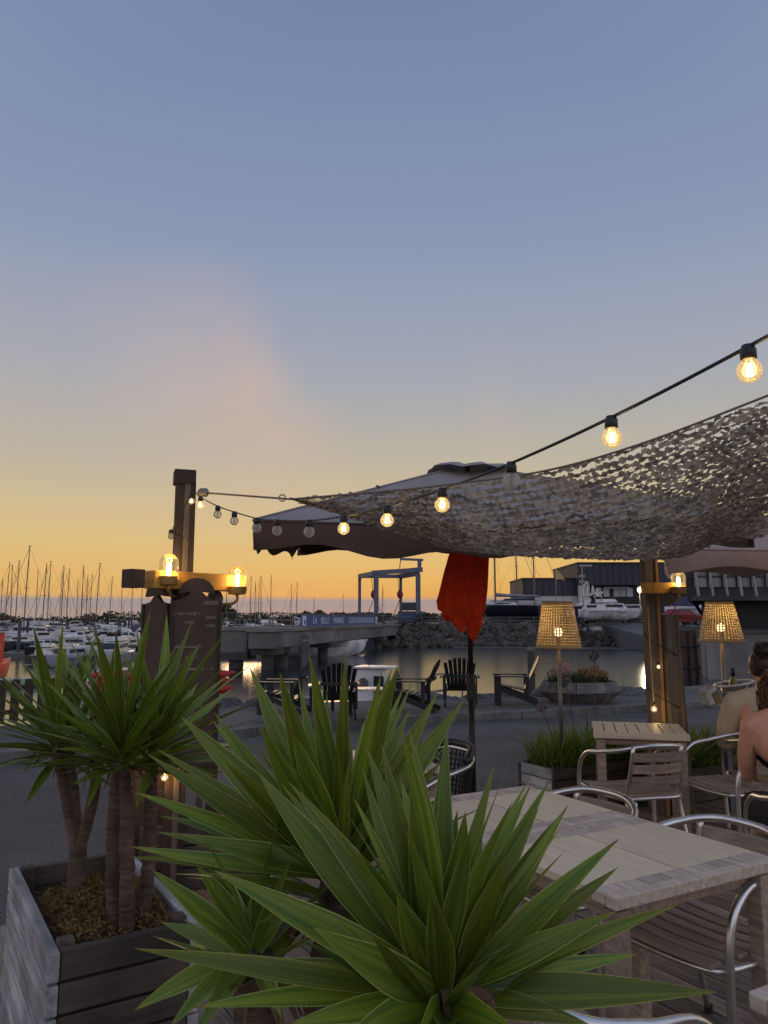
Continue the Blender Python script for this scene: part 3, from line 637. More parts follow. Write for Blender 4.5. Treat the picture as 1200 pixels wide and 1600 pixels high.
# dark slatted barrier on the far pavement at the left
bs = thing('slatted_barrier', 'low dark timber slat barrier across the road behind the left yuccas', 'fence', (-6.55, 11.9, PZ), math.radians(35))
for i in range(17): part('slat', MB().box((-1.6 + i * .2, 0, .36), (.13, .025, .66)), dark_wood, bs)
for z in (.18, .56): part('rail', MB().box((0, .035, z), (3.5, .04, .07)), dark_wood, bs)
for x in (-1.7, 0, 1.7): part('post', MB().box((x, .09, .38), (.09, .07, .76)), dark_wood, bs)
# ---- boats ashore in the yard
def cradle(t, L_, h):
    for x in (-.28, .22):
        for s in (-1, 1): part('cradle_prop', MB().tube([(L_ * x, s * L_ * .16, -h), (L_ * x, s * L_ * .09, .1)], .07, 5), galv, t)
    part('cradle_block', MB().box((0, 0, -h + .3), (L_ * .4, .6, .6)), conc_dark, t)
p_ = at(778, 948, 108)
yb = dup(sbs[1], (p_.x + 1.2, 108, BY + 1.15), math.pi + .12, 'dark hulled sailing yacht propped ashore with its sail furled on the boom', (1.5, 1.35, 1.15)); yb['group'] = 'yachts propped ashore in the yard'; cradle(yb, 10.5, 1.0)
for px, lab, k, d, s in ((836, 'white sailing yacht ashore between the dark yacht and the shed', 0, 116, 1.25), (810, 'grey hulled sailing yacht ashore behind the dark yacht', 2, 122, 1.3)):
    p_ = at(px, 955, d); y2 = dup(sbs[k], (p_.x - .95 * s, d, BY + 1.0), .1, lab, (s, s, 1.15)); y2['group'] = 'yachts propped ashore in the yard'; cradle(y2, 9, .85)
for i, (px, k, s, rz, d, lab) in enumerate(((932, 1, .95, 2.9, 100, 'white motorboat with blue canvas ashore beside the dark container'), (955, 0, .72, .2, 97, 'white motor cruiser with flybridge ashore in front of the shed windows'), (983, 2, .8, .1, 99, 'grey hulled motorboat ashore near the bright yard lamp'), (1098, 1, .9, .3, 70, 'white motorboat ashore beside the slanted window building'), (905, 0, .6, 3.0, 104, 'small flybridge cruiser ashore behind the container'))):
    p_ = at(px, 960, d); m_ = dup(mbs[k], (p_.x, d, BY + .7), rz, lab, (s, s, s)); m_['group'] = 'motorboats ashore in the yard'; cradle(m_, 9, .65 / s)
cont = thing('dark_container', 'low black yard container with three white marks', 'container', (at(893, 960, 96).x, 101, BY), 0)
part('body', MB().box((0, 0, 1.15), (6, 2.2, 2.3)), black_wall, cont, bevel=.04)
for k, (w, h, dz) in enumerate(((.22, .9, 0), (.3, 1.1, 0), (.3, 1.0, .1))): part('white_mark', MB().box((0, 0, 0), (w, .02, h)), wt, cont, loc=(.5 + k * .75, -1.115, 1.3 + dz))
for i in range(8): part('rib', MB().box((-2.8 + i * .8 * .5, -1.12, 1.15), (.05, .03, 2.1)), black_wall, cont)
# rib boat pulled on the ramp, a few cars
p_ = at(942, 983, 88)
rb = thing('inflatable_boat', 'small grey blue inflatable boat lying on the rocks by the slipway', 'inflatable boat', (p_.x, 92, .05), .9)
part('tube', MB().tube(spline([(-1.4, .5, .25), (.6, .55, .25), (1.5, 0, .4), (.6, -.55, .25), (-1.4, -.5, .25)], 6), .24, 8), hullg, rb, True); part('floor', MB().box((-.3, 0, .12), (2.0, .9, .1)), canvas_b, rb); part('outboard', MB().box((-1.5, 0, .5), (.3, .3, .6)), black_plastic, rb, bevel=.06)
def car(px, py, d, col, rz, label):
    p_ = at(px, py, d); t = thing('parked_car', label, 'car', (p_.x, d, BY), rz, 'cars parked in the boatyard')
    cm = pm('car_paint_%d' % len(MATS), col, .3, .2, var=.05, scale=2, bump=0)
    mb = MB(); prof = [(-2.0, .3), (-2.05, .75), (-1.8, .95), (-1.2, 1.0), (-.75, 1.45), (.5, 1.48), (1.1, 1.0), (1.9, .85), (2.05, .6), (2.0, .3)]
    n = len(prof); vs = [(x, -.82 if z < 1.1 else -.66, z) for x, z in prof] + [(x, .82 if z < 1.1 else .66, z) for x, z in prof]
    mb.add(vs, [tuple(range(n)), tuple(reversed(range(n, 2 * n)))] + [(i, n + i, n + (i + 1) % n, (i + 1) % n) for i in range(n)]); b = part('body', mb, cm, t, bevel=.06)
    for s in (-1, 1): part('side_window', MB().add([(-1.0, s * .775, 1.05), (.95, s * .775, 1.05), (.48, s * .69, 1.42), (-.7, s * .69, 1.42)], [(0, 1, 2, 3)]), boatglass, t)
    part('windscreen', MB().add([(1.1, -.62, 1.03), (1.1, .62, 1.03), (.56, .56, 1.44), (.56, -.56, 1.44)], [(0, 1, 2, 3)]), boatglass, t, loc=(.02, 0, .01))
    for x in (-1.25, 1.25):
        for s in (-1, 1):
            w = part('wheel', MB().lathe([(.01, -.1), (.3, -.1), (.32, 0), (.3, .1), (.01, .1)], 14, (0, 0, 0), Matrix.Rotation(math.pi / 2, 3, 'X')), black_metal, t, loc=(x, s * .76, .32)); part('rim', MB().lathe([(.01, -.115), (.18, -.115), (.18, .115), (.01, .115)], 10, (0, 0, 0), Matrix.Rotation(math.pi / 2, 3, 'X')), galv, w)
    for s in (-1, 1): part('headlight', MB().box((2.02, s * .6, .7), (.06, .3, .14)), hullw, t)
car(993, 966, 100, rgb(150, 158, 176), .1, 'pale grey car parked by the bright yard lamp'); car(1062, 960, 66, rgb(140, 30, 40), .4, 'dark red car parked beyond the mooring piles'); car(1014, 958, 112, rgb(60, 62, 70), .2, 'dark car parked behind the timber post')

# ---- boatyard sheds
def block(t, x0, x1, y0, y1, z0, z1, mat, nm='wall', bev=0): return part(nm, MB().box(((x0 + x1) / 2, (y0 + y1) / 2, (z0 + z1) / 2), (x1 - x0, y1 - y0, z1 - z0)), mat, t, bevel=bev)
def X(px, d): return at(px, 900, d).x
D = 140
sh = thing('boat_shed', 'low navy shed with white lower wall behind the yachts ashore', 'building', (X(860, D), D, BY), 0)
ox = X(860, D)
zt = at(860, 905, D).z - BY; zw = at(860, 931, D).z - BY
block(sh, X(816, D) - ox, X(906, D) - ox, 0, 14, zw, zt, navy_wall); block(sh, X(818, D) - ox, X(905, D) - ox, .15, 13.8, 0, zw, white_wall, 'lower_wall'); block(sh, X(815, D) - ox, X(906.5, D) - ox, -.15, 14.1, zt, zt + .25, black_wall, 'roof_edge')
for i in range(9): part('cladding_seam', MB().box((X(820 + i * 9.5, D) - ox, -.03, (zw + zt) / 2), (.06, .06, zt - zw)), black_wall, sh)
block(sh, X(918, D) - ox, X(922, D) - ox, -.4, .1, 0, zw, white_wall, 'downpipe')
D = 138
s2 = thing('boat_showroom', 'tall navy showroom building with lit window band and pale awning', 'building', (X(960, D), D, BY), 0); ox = X(960, D)
zt = at(960, 881, D).z - BY; zm = at(960, 914, D).z - BY
block(s2, X(903, D) - ox, X(1090, D) - ox, 0, 20, zm, zt, navy_wall); block(s2, X(922, D) - ox, X(1090, D) - ox, 1.5, 19.8, 0, zm, black_wall, 'ground_floor_wall'); block(s2, X(902, D) - ox, X(1091, D) - ox, -.2, 20.2, zt, zt + .3, black_wall, 'roof_edge')
block(s2, X(905, D) - ox, X(921, D) - ox, .2, 1.4, 0, zm, white_wall, 'corner_wall')
for i in range(14): part('cladding_seam', MB().box((X(908 + i * 10, D) - ox, -.03, (zm + zt) / 2), (.07, .06, zt - zm)), black_wall, s2)
for i, px in enumerate((938, 950, 966, 976, 987)):
    zb = at(960, 932, D).z - BY; zu = at(960, 918, D).z - BY
    w = part('window', MB().box((X(px, D) - ox, 1.44, (zb + zu) / 2), (1.15, .12, zu - zb)), pm('showroom_glass', rgb(150, 160, 175), .12, var=.15, scale=.5, bump=0), s2); part('frame', MB().box((X(px, D) - ox + .6, 1.4, (zb + zu) / 2), (.08, .16, zu - zb + .1)), black_wall, w)
part('awning', MB().add([(X(944, D) - ox, 0.3, zm - .5), (X(985, D) - ox, .3, zm - .5), (X(982, D) - ox, 1.45, zm - .1), (X(948, D) - ox, 1.45, zm - .1), (X(944, D) - ox, 0.3, zm - .62), (X(985, D) - ox, .3, zm - .62)], [(0, 1, 2, 3), (0, 4, 5, 1)]), hullg, s2)
logo = MB(); cx = X(923, D) - ox; czz = at(923, 921, D).z - BY
logo.tube(spline([(cx - 1.9, -.3, czz - 1.0), (cx - 1.3, -.3, czz + .7), (cx - .7, -.3, czz + 1.3), (cx - .8, -.3, czz - .6), (cx - .1, -.3, czz - 1.0), (cx + .2, -.3, czz + .6), (cx + .5, -.3, czz - .8), (cx + 1.2, -.3, czz + .2), (cx + .8, -.3, czz - 1.1), (cx + 1.9, -.3, czz - .5), (cx - 1.6, -.3, czz - 1.2)], 6), .14, 6)
part('script_logo', logo, white_wall, s2)
def yard_lamp(px, py, d, en, label):
    p_ = at(px, py, d); t = thing('yard_lamp', label, 'lamp', (p_.x, d, BY), 0)
    part('pole', MB().tube([(0, .3, 0), (0, .3, p_.z - BY + .5)], .08, 6), galv, t); part('head', MB().lathe([(.5, .0), (.5, .3), (.2, .5), (.01, .52)], 12), galv, t, loc=(0, 0, p_.z - BY + .25)); part('bulb', MB().ell((0, 0, p_.z - BY), .42), emit('yard_lamp_glow', (1, .86, .55), 14), t, True)
    l = bpy.data.lights.new('yard_light', 'POINT'); l.energy = en; l.color = (1, .8, .5); l.shadow_soft_size = .4; lo = bpy.data.objects.new('yard_light', l); COL.objects.link(lo); lo.parent = t; lo.location = (0, -.6, p_.z - BY)
yard_lamp(1000, 922, 126, 900, 'bright round yard lamp in front of the showroom')
lp = thing('light_pole', 'tall pale light pole with camera brackets before the showroom', 'lamp post', (X(916, 98), 100, BY), 0)
zt = at(916, 884, 100).z - BY
part('pole', MB().tube([(0, 0, 0), (0, 0, zt)], [.13, .08], 8), hullg, lp); part('head', MB().box((.5, 0, zt), (1.6, .35, .25)), hullg, lp, bevel=.05)
for z in (.72, .82): part('bracket', MB().box((0, 0, zt * z), (.7, .3, .35)), hullg, lp, bevel=.05)
fp = thing('flagpole', 'thin flagpole with a small pale flag among the yachts', 'flag', (X(868, 106), 106, BY), 0); zt = at(868, 889, 106).z - BY
part('pole', MB().tube([(0, 0, 0), (0, 0, zt)], .05, 6), hullg, fp)
fl = MB(); fl.add([(0.05, 0, zt), (.05, 0, zt - 1.5), (.8, .15, zt - 1.4), (1.3, -.05, zt - 1.65), (.9, .1, zt - .8), (.4, .0, zt - .35)], [(0, 1, 2, 4, 5), (2, 3, 4)]); part('flag', fl, pm('flag_cloth', rgb(190, 160, 110), .8, transl=.4), fp)

# ---- building with slanted window band on the right
D = 46; o_ = Vector((X(1130, D), D, .2)); bd = thing('harbour_building', 'dark harbour building with overhanging slanted window band', 'building', o_, 0)
def bx(px): return X(px, D) - o_.x
zb = at(1130, 938, D).z - .2; zu = at(1130, 868, D).z - .2
def trap(nm, pl, pr, y0, y1, z0, z1, m): part(nm, MB().poly([(bx(pl), y0), (bx(pr), y0), (bx(pr), y1), (X(pl + 3, D + y1) - o_.x, y1)], z0, z1), m, bd)
trap('ground_floor_wall', 1102, 1420, .8, 14, 0, zb, black_wall); trap('upper_wall', 1078, 1420, .5, 14, zb, zu + .2, conc_dark); trap('roof_edge', 1072, 1430, -.4, 14.2, zu + .2, zu + .7, black_wall)
part('sill_band', MB().box((bx(1250), .1, zb + .12), (bx(1420) - bx(1082), .8, .28)), conc_dark, bd)
part('underside_wedge', MB().add([(bx(1086), .8, zb - .02), (bx(1102), .8, zb - 1.0), (bx(1102) + 5, 12, zb - 1.0), (bx(1086) + 5, 12, zb - .02)], [(0, 1, 2, 3)]), conc_dark, bd)
cur = pm('curtain_glass', rgb(120, 122, 124), .12, var=.45, scale=1.0, stretch=(3, 3, .15), bump=0, rand=.2)
for i in range(15):
    px0 = 1087 + i * 22.5
    for z0, z1 in ((.30, .52), (.55, .98)):
        w = part('window', MB().box((bx(px0 + 11), .38, zb + (zu - zb) * (z0 + z1) / 2), (.76, .06, (zu - zb) * (z1 - z0))), cur, bd)
    part('mullion', MB().bar((bx(px0 + 3), -.02, zb + .05), (bx(px0 - 2), .1, zu + .1), .12, .16, (0, 1, 0)), hullg, bd)
part('transom', MB().box((bx(1250), .34, zb + (zu - zb) * .535), (bx(1420) - bx(1084), .12, .12)), conc_dark, bd)
qw = struct(part('quay_wall', MB().poly([(X(1097, 43), 43), (60, 40), (60, 47.4), (X(1097, 46.5), 47.4)], -2.6, .72), conc))
part('wall_cap', MB().poly([(X(1095, 43), 42.9), (60, 39.9), (60, 47.5), (X(1095, 46.5), 47.5)], .724, .9), conc_dark, qw)
qw2 = struct(part('far_quay_wall', MB().poly([(X(1048, 60), 60), (X(1100, 52), 52), (X(1100, 60), 72), (X(1048, 72), 72)], -2.6, .94), conc_dark))
for px, pyt, d, lab in ((1073, 985, 44, 'cluster of dark timber mooring piles beside the quay wall'), ):
    a = at(px, pyt, d); t = thing('pile_cluster', lab, 'piles', (a.x, d, WZ - 1))
    for k in range(5): part('pile', MB().tube([(math.cos(k * 1.25) * .4, math.sin(k * 1.25) * .4, -.5), (math.cos(k * 1.25) * .3, math.sin(k * 1.25) * .3, a.z - WZ + 1)], .2, 8), dark_wood, t)
    for z in (1.6, 2.8): part('walings', MB().tube([(.62 * math.cos(i * math.pi / 6), .62 * math.sin(i * math.pi / 6), z) for i in range(12)], .05, 5, True), black_metal, t)
# ================================================================== PAVEMENT FURNITURE
def adirondack(label):
    t = thing('garden_chair', label, 'chair', (0, 0, 0), 0, 'black slatted garden chairs by the water')
    m = black_plastic
    for i in range(7):      # fan of back slats, reclined towards -Y
        s = (i - 3) / 3; top = .93 - .1 * s * s
        part('back_slat', MB().bar((s * .19, -.16, .3), (s * .27, -.16 - (top - .3) * .48, top), .068, .018, (0, 1, 0)), m, t)
    for i in range(5): part('seat_slat', MB().box((0, -.1 + i * .105, .3 + i * .018), (.5, .088, .02)), m, t)
    for s in (-1, 1):
        part('arm', MB().box((s * .33, .1, .55), (.11, .68, .022)), m, t, bevel=.006)
        part('front_leg', MB().box((s * .31, .36, .27), (.03, .12, .54)), m, t)
        part('rear_leg', MB().bar((s * .28, .38, .34), (s * .28, -.42, .03), .028, .09), m, t); part('arm_post', MB().box((s * .31, -.2, .35), (.03, .07, .4)), m, t)
    part('back_rail', MB().box((0, -.34, .58), (.62, .025, .06)), m, t)
    return t
A = adirondack('black slatted garden chair with its back turned, next to the low white table')
CH = [(528, 13.2, 0.1, None), (446, 13.8, 1.45, 'black slatted garden chair facing sideways beside the yucca tips'), (648, 14.0, 1.35, 'black garden chair tilted sideways in front of the white cabin boat'),
      (719, 14.9, -.12, 'black slatted garden chair half hidden by the parasol pole'), (806, 15.2, 1.45, 'black garden chair turned sideways near the wooden flower planter')]
for i, (px, d, rz, lab) in enumerate(CH):
    p = at(px, 1060, d); loc = (p.x, d, PZ)
    if i == 0: A.location = loc; A.rotation_euler = (0, 0, rz)
    else: dup(A, loc, rz, lab)
def lowtable(px, d, w, label):
    p = at(px, 1060, d); t = thing('low_table', label, 'table', (p.x, d, PZ), .1, 'low tables between the garden chairs')
    for i in range(4): part('top_slat', MB().box((0, -.18 + i * .12, .44), (w, .11, .03)), hullw, t)
    for sx in (-1, 1):
        for sy in (-1, 1): part('leg', MB().box((sx * (w / 2 - .05), sy * .18, .21), (.05, .05, .43)), black_plastic, t)
lowtable(571, 13.5, .62, 'low white topped table between two black garden chairs'); lowtable(503, 14.2, .5, 'small low white table behind the black chair and yucca tips')
# faceted wooden planter with flowers
pp = at(905, 1070, 15.6)
fp_ = thing('flower_planter', 'low faceted grey wooden planter of flowers on the quay', 'planter', (pp.x, 15.6, PZ), .15)
def ring(r, z, k=8): return [(r * math.cos(2 * math.pi * (i + .5) / k), r * .8 * math.sin(2 * math.pi * (i + .5) / k), z) for i in range(k)]
r0, r1, r2 = ring(.6, 0), ring(.86, .22), ring(.74, .42)
for i in range(8):
    j = (i + 1) % 8; g = Vector((0, 0, .012))
    for lo, hi, nm in ((r0, r1, 'lower_panel'), (r1, r2, 'upper_panel')):
        mb = MB(); a, b, c, d_ = [Vector(v) for v in (lo[i], lo[j], hi[j], hi[i])]; cc = (a + b + c + d_) / 4; q4 = [cc + (v - cc) * .975 for v in (a, b, c, d_)]; nn = (b - a).cross(d_ - a).normalized() * .03
        mb.add(q4 + [v - nn for v in q4], [(0, 1, 2, 3), (7, 6, 5, 4), (0, 4, 5, 1), (1, 5, 6, 2), (2, 6, 7, 3), (3, 7, 4, 0)]); part(nm, mb, pm('slate_grey_wood', rgb(116, 112, 110), .8, var=.35, scale=6, stretch=WX, bump=.5, rand=.2, dist=.005, grime=4), fp_)
part('soil', MB().poly([(x * .93, y * .93) for x, y, z in r2], .25, .36), soil_m, fp_)
gl_m = pm('garden_green', rgb(74, 88, 44), .7, var=.4, scale=10, bump=0, rand=.2, transl=.3)
q = random.Random(8)
def blades(mb, c, n, ln, sp, w, q, rx=0, ry=0, rot=0):
    for k in range(n):
        o = Vector((q.uniform(-rx, rx), q.uniform(-ry, ry), 0)); o.rotate(Matrix.Rotation(rot, 3, 'Z')); p = Vector(c) + o; a = q.uniform(0, 6.283); l = ln * q.uniform(.55, 1.15); s = sp * q.uniform(.2, 1.1)
        d = Vector((math.cos(a), math.sin(a), 0)); sd_ = Vector((-d.y, d.x, 0)) * w * .5 * q.uniform(.7, 1.2)
        pts = [p + d * (s * l * t ** 1.6) + Vector((0, 0, l * (t - .45 * s * t ** 2.4))) for t in (0, .35, .7, 1)]
        ws = (.8, 1, .75, .05); vs = []
        for pt, wv in zip(pts, ws): vs += [pt - sd_ * wv, pt + sd_ * wv]
        mb.add(vs, [(0, 1, 3, 2), (2, 3, 5, 4), (4, 5, 7, 6)])
mb = MB(); blades(mb, (0, 0, .32), 260, .36, .8, .03, q, .5, .4); blades(mb, (0, 0, .32), 300, .3, 1.1, .02, q, .55, .45); fo = part('foliage', mb, gl_m, fp_); fo['kind'] = 'stuff'
def flowerhead(mb, c, r, n, q):
    for k in range(n):
        d = Vector((q.gauss(0, 1), q.gauss(0, 1), q.gauss(0, .8))).normalized(); p = Vector(c) + d * r * q.uniform(.6, 1); e = d.orthogonal().normalized(); f_ = d.cross(e); s = r * .2
        mb.add([p - e * s, p + f_ * s, p + e * s, p - f_ * s], [(0, 1, 2, 3)])
for nm, colr, spots in (('pink_flowers', rgb(176, 134, 126), ((-.42, -.3, .62), (-.3, -.1, .7), (-.5, 0, .6))), ('faded_flowers', rgb(150, 110, 70), ((.1, -.35, .6), (.25, -.2, .66), (.35, -.4, .56), (0, -.2, .62)))):
    for sp_ in spots:
        mb = MB(); flowerhead(mb, sp_, .11, 90, q); part('flower_head', mb, pm(nm, colr, .8, var=.3, scale=20, bump=0, transl=.3), fp_)
# boulders along the waterside edge
bmsh = [rock_mesh(20 + i, boulder_m, 3) for i in range(5)]
for me in bmsh: me.polygons.foreach_set('use_smooth', [True] * len(me.polygons))
BL = [(345, 15.5, .5), (400, 15, .42), (470, 15.6, .38), (668, 16.6, .42), (700, 16.2, .3), (752, 16.6, .42), (795, 16.9, .42), (775, 16.2, .26), (855, 16.8, .5), (985, 17.2, .5), (1010, 17.4, .38), (1160, 18.5, .55), (1190, 18.2, .7), (1120, 18.6, .4), (300, 15, .5), (965, 17.6, .42)]
for i, (px, d, s) in enumerate(BL):
    p = at(px, 1080, d); o = part('boulder', bmsh[i % 5], None, loc=(p.x, d, PZ - .1)); o.scale = (s * .95, s * .85, s * .62); o.rotation_euler = (0, 0, i * 1.3)
    tag(o, 'rounded grey boulder on the edge of the quay pavement', 'boulder', 'boulders along the quay edge')

# ================================================================== TERRACE
# --- aluminium armchair with wooden slats (faces +Y)
def armchair(label):
    t = thing('terrace_chair', label, 'chair', (0, 0, 0), 0, 'aluminium and wood slat armchairs')
    lp = [(-.265, .2, .0), (-.272, .215, .3), (-.275, .2, .54), (-.272, .11, .645), (-.268, -.04, .675), (-.235, -.19, .705), (-.13, -.275, .735), (0, -.295, .742)]
    lp = lp + [(-x, y, z) for x, y, z in reversed(lp[:-1])]
    part('arm_frame', MB().tube(spline(lp, 5), .0145, 10), alu, t, True)
    for s in (-1, 1):
        part('back_post', MB().tube(spline([(s * .165, -.272, .735), (s * .172, -.24, .58), (s * .18, -.2, .43), (s * .19, -.23, .25), (s * .2, -.3, .0)], 4), .0125, 8), alu, t, True)
        for nm, y in (('foot', .2),): part('foot', MB().lathe([(.017, 0), (.017, .03)], 10), black_plastic, t, loc=(s * .265, y, .001))
        part('foot', MB().lathe([(.016, 0), (.016, .03)], 10), black_plastic, t, loc=(s * .2, -.298, .001))
    part('seat_frame', MB().tube(spline([(-.255, .2, .425), (-.255, -.02, .42), (-.19, -.2, .42), (0, -.215, .42), (.19, -.2, .42), (.255, -.02, .42), (.255, .2, .425), (.18, .245, .42), (0, .25, .415), (-.18, .245, .42)], 4, True), .0115, 8, True), alu, t, True)
    part('cross_bar', MB().tube([(-.26, .21, .425), (-.272, .21, .425)], .01, 6), alu, t)
    for i in range(7):
        y = -.18 + i * .067; hw = .235 if i > 1 else .19 + i * .025; mb = MB(); N = 4
        for k in range(N):
            x0 = -hw + 2 * hw * k / N; x1 = -hw + 2 * hw * (k + 1) / N; z0 = .437 - .012 * (1 - (x0 / hw) ** 2); z1 = .437 - .012 * (1 - (x1 / hw) ** 2)
            mb.add([(x0, y - .027, z0 - .008), (x1, y - .027, z1 - .008), (x1, y + .027, z1 - .008), (x0, y + .027, z0 - .008), (x0, y - .027, z0 + .009), (x1, y - .027, z1 + .009), (x1, y + .027, z1 + .009), (x0, y + .027, z0 + .009)], [(3, 2, 1, 0), (4, 5, 6, 7), (0, 1, 5, 4), (2, 3, 7, 6)] + ([(3, 0, 4, 7)] if k == 0 else []) + ([(1, 2, 6, 5)] if k == N - 1 else []))
        part('seat_slat', mb, slat_wood, t, bevel=.004)
    for i in range(3):
        z = .53 + i * .072; yb = -.228 - i * .018; mb = MB(); N = 6; hw = .165
        vs = []; fs = []
        for k in range(N + 1):
            x = -hw + 2 * hw * k / N; y = yb - .028 * (1 - (x / hw) ** 2)
            vs += [(x, y + .006, z - .027), (x, y - .01, z - .027), (x, y - .02, z + .027), (x, y - .004, z + .027)]
        for k in range(N):
            for m_ in range(4): fs.append((k * 4 + m_, k * 4 + (m_ + 1) % 4, k * 4 + 4 + (m_ + 1) % 4, k * 4 + 4 + m_))
        fs += [(3, 2, 1, 0), (N * 4, N * 4 + 1, N * 4 + 2, N * 4 + 3)]; part('back_slat', MB().add(vs, fs), slat_wood, t, bevel=.003)
    return t
AC = armchair('aluminium slat armchair drawn up to the little slatted table')
def ang(d): return math.radians(d - 90)       # facing direction given as compass angle from +X
chairs = [(AC, (1.6, 5.02), 104, None), (None, (2.04, 3.68), 82, 'slat armchair in which the woman in the black dress sits'),
          (None, (2.3, 5.15), 196, 'empty slat armchair turned sideways beyond the woman in black'),
          (None, (1.10, 2.83), 211, 'slat armchair tucked in where the front table shows its block inlay'),
          (None, (.74, 3.33), 211, 'slat armchair tucked in at the table half hidden by yucca leaves'),
          (None, (.44, 1.93), 31, 'slat armchair pulled up beside the big yucca, seat under leaves'),
          (None, (1.02, 1.36), 150, 'armchair of which only the curved arm shows at the next table')]
for o, (x, y), a, lab in chairs:
    if o is not None: o.location = (x, y, 0); o.rotation_euler = (0, 0, ang(a))
    else: dup(AC, (x, y, 0), ang(a), lab)
# --- wooden tables
def table(name, label, loc, rz, L=.62, W=.68, big=True):
    t = thing(name, label, 'table', loc, rz, None); h = .74
    # local X: along the boards, local Y: across
    if big:
        for s in (-1, 1):
            part('end_rail', MB().box((s * (L / 2 - .02), 0, h - .018), (.04, W, .036)), grey_wood, t, bevel=.005)
            for k in range(8): part('inlay_block', MB().box((0, 0, 0), (.054, W / 8 - .007, .03)), grey_wood, t, loc=(s * (L / 2 - .07), -W / 2 + W / 8 * (k + .5), h - .017), bevel=.002)
            part('top_board', MB().box((0, 0, 0), (L - .2, W / 2 - .012, .026)), table_wood, t, loc=(0, s * W / 4, h - .014), bevel=.003)
        part('apron', MB().box((0, 0, h - .06), (L - .12, W - .1, .05)), slat_wood, t)
    else:
        for s in (-1, 1): part('side_rail', MB().box((0, s * (W / 2 - .025), h - .02), (L, .05, .04)), table_wood, t, bevel=.004)
        for k in range(8): part('top_slat', MB().box((0, 0, 0), (L / 8 - .008, W - .104, .022)), table_wood, t, loc=(-L / 2 + L / 8 * (k + .5), 0, h - .013), bevel=.003)
        part('apron', MB().box((0, 0, h - .06), (L - .12, W - .12, .05)), slat_wood, t)
    for sx in (-1, 1):
        for sy in (-1, 1): part('leg', MB().box((sx * (L / 2 - .05), sy * (W / 2 - .05), (h - .05) / 2), (.055, .055, h - .05)), slat_wood, t, bevel=.004)
    return t
TA = math.radians(29); tv = Vector((math.cos(TA), math.sin(TA), 0)); tu = Vector((-tv.y, tv.x, 0)); c0 = Vector((.637, 2.207, 0))
table('terrace_table', 'weathered wooden terrace table with bare front edge and block inlay', c0 + tv * .365 + tu * .31, TA + math.pi / 2, .62, .73)
table('terrace_table', 'weathered wooden table joined behind the front table', c0 + tv * .365 + tu * .935, TA + math.pi / 2, .62, .73)
table('slatted_table', 'small slatted table standing before the lit timber post', (1.80, 5.52, 0), math.radians(-14), .62, .58, False)
table('terrace_table', 'wooden table seen between the yucca leaves by the wicker chair', (-.12, 4.25, 0), TA)
table('terrace_table', 'wooden table of which one pale corner reaches in beside the front table', (1.2, 1.58, 0), TA + math.pi / 2)
wt_ = thing('white_table', 'white table carrying the wine cooler in front of the guest', 'table', (3.2, 6.05, 0), math.radians(8))
part('top', MB().box((0, 0, .80), (.95, .6, .03)), hullw, wt_, bevel=.006)
for sx in (-1, 1):
    for sy in (-1, 1): part('leg', MB().box((sx * .42, sy * .25, .39), (.04, .04, .785)), galv, wt_)
# wine cooler and bottle
wp = Vector((at(1147, 1080, 5.95).x, 5.95, .815))
wc = thing('wine_cooler', 'clear wine cooler with a wide white ring rim on the white table', 'wine cooler', wp)
part('bucket', MB().lathe([(.075, .0), (.085, .1), (.1, .2), (.094, .2), (.08, .1), (.07, .008), (.001, .008)], 24), glassm('clear_plastic', (.93, .94, .93), None, 0, .05, .08), wc, True)
part('ring_rim', MB().tube([(.14 * math.cos(a), .14 * math.sin(a), .2 + .022 * math.cos(a)) for a in [i * math.pi / 12 for i in range(24)]], .008, 8, True), hullw, wc, True)
wb_ = thing('wine_bottle', 'white wine bottle with black capsule standing in the cooler', 'bottle', wp + Vector((0, 0, .01)))
part('glass_body', MB().lathe([(.03, .0), (.038, .01), (.038, .16), (.03, .2), (.015, .235), (.0145, .26)], 16), pm('bottle_glass', rgb(120, 112, 50), .08, var=.1, scale=10, bump=0), wb_, True); part('capsule', MB().lathe([(.0155, .24), (.016, .3), (.001, .302)], 12), black_metal, wb_, True); part('label_band', MB().lathe([(.0385, .05), (.0385, .13)], 16), pm('bottle_label', rgb(190, 180, 140), .7), wb_, True)
# --- wicker chair behind the yucca
wk = thing('wicker_chair', 'dark woven armchair with metal rim behind the yucca leaves', 'chair', (.2, 4.35, 0), math.radians(120))
lp = [(-.27, .22, 0), (-.27, .22, .55), (-.27, .1, .66), (-.25, -.15, .72), (-.12, -.26, .76), (0, -.28, .765)]; lp = lp + [(-x, y, z) for x, y, z in reversed(lp[:-1])]
part('arm_frame', MB().tube(spline(lp, 5), .014, 8), alu, wk, True)
part('woven_rim', MB().tube(spline([(-.25, -.14, .745), (-.12, -.265, .785), (0, -.285, .79), (.12, -.265, .785), (.25, -.14, .745)], 5), .022, 8), black_plastic, wk, True)
for i in range(15):
    a = (i - 7) / 7; part('back_strand', MB().tube([(a * .24, -.275 + .1 * a * a, .76), (a * .22, -.22 + .06 * a * a, .45)], .007, 5), black_plastic, wk)
for i in range(10): z = .48 + i * .028; part('weave_strand', MB().tube([(a * (.22 + .02 * (z - .45) / .3), -.235 - .04 * (z - .45) / .3 + .08 * a * a, z) for a in (-1, -.5, 0, .5, 1)], .006, 5), black_plastic, wk)
part('seat', MB().box((0, 0, .43), (.48, .46, .03)), black_plastic, wk, bevel=.01)
for s in (-1, 1): part('rear_leg', MB().tube([(s * .2, -.22, .44), (s * .22, -.28, 0)], .013, 8), alu, wk)

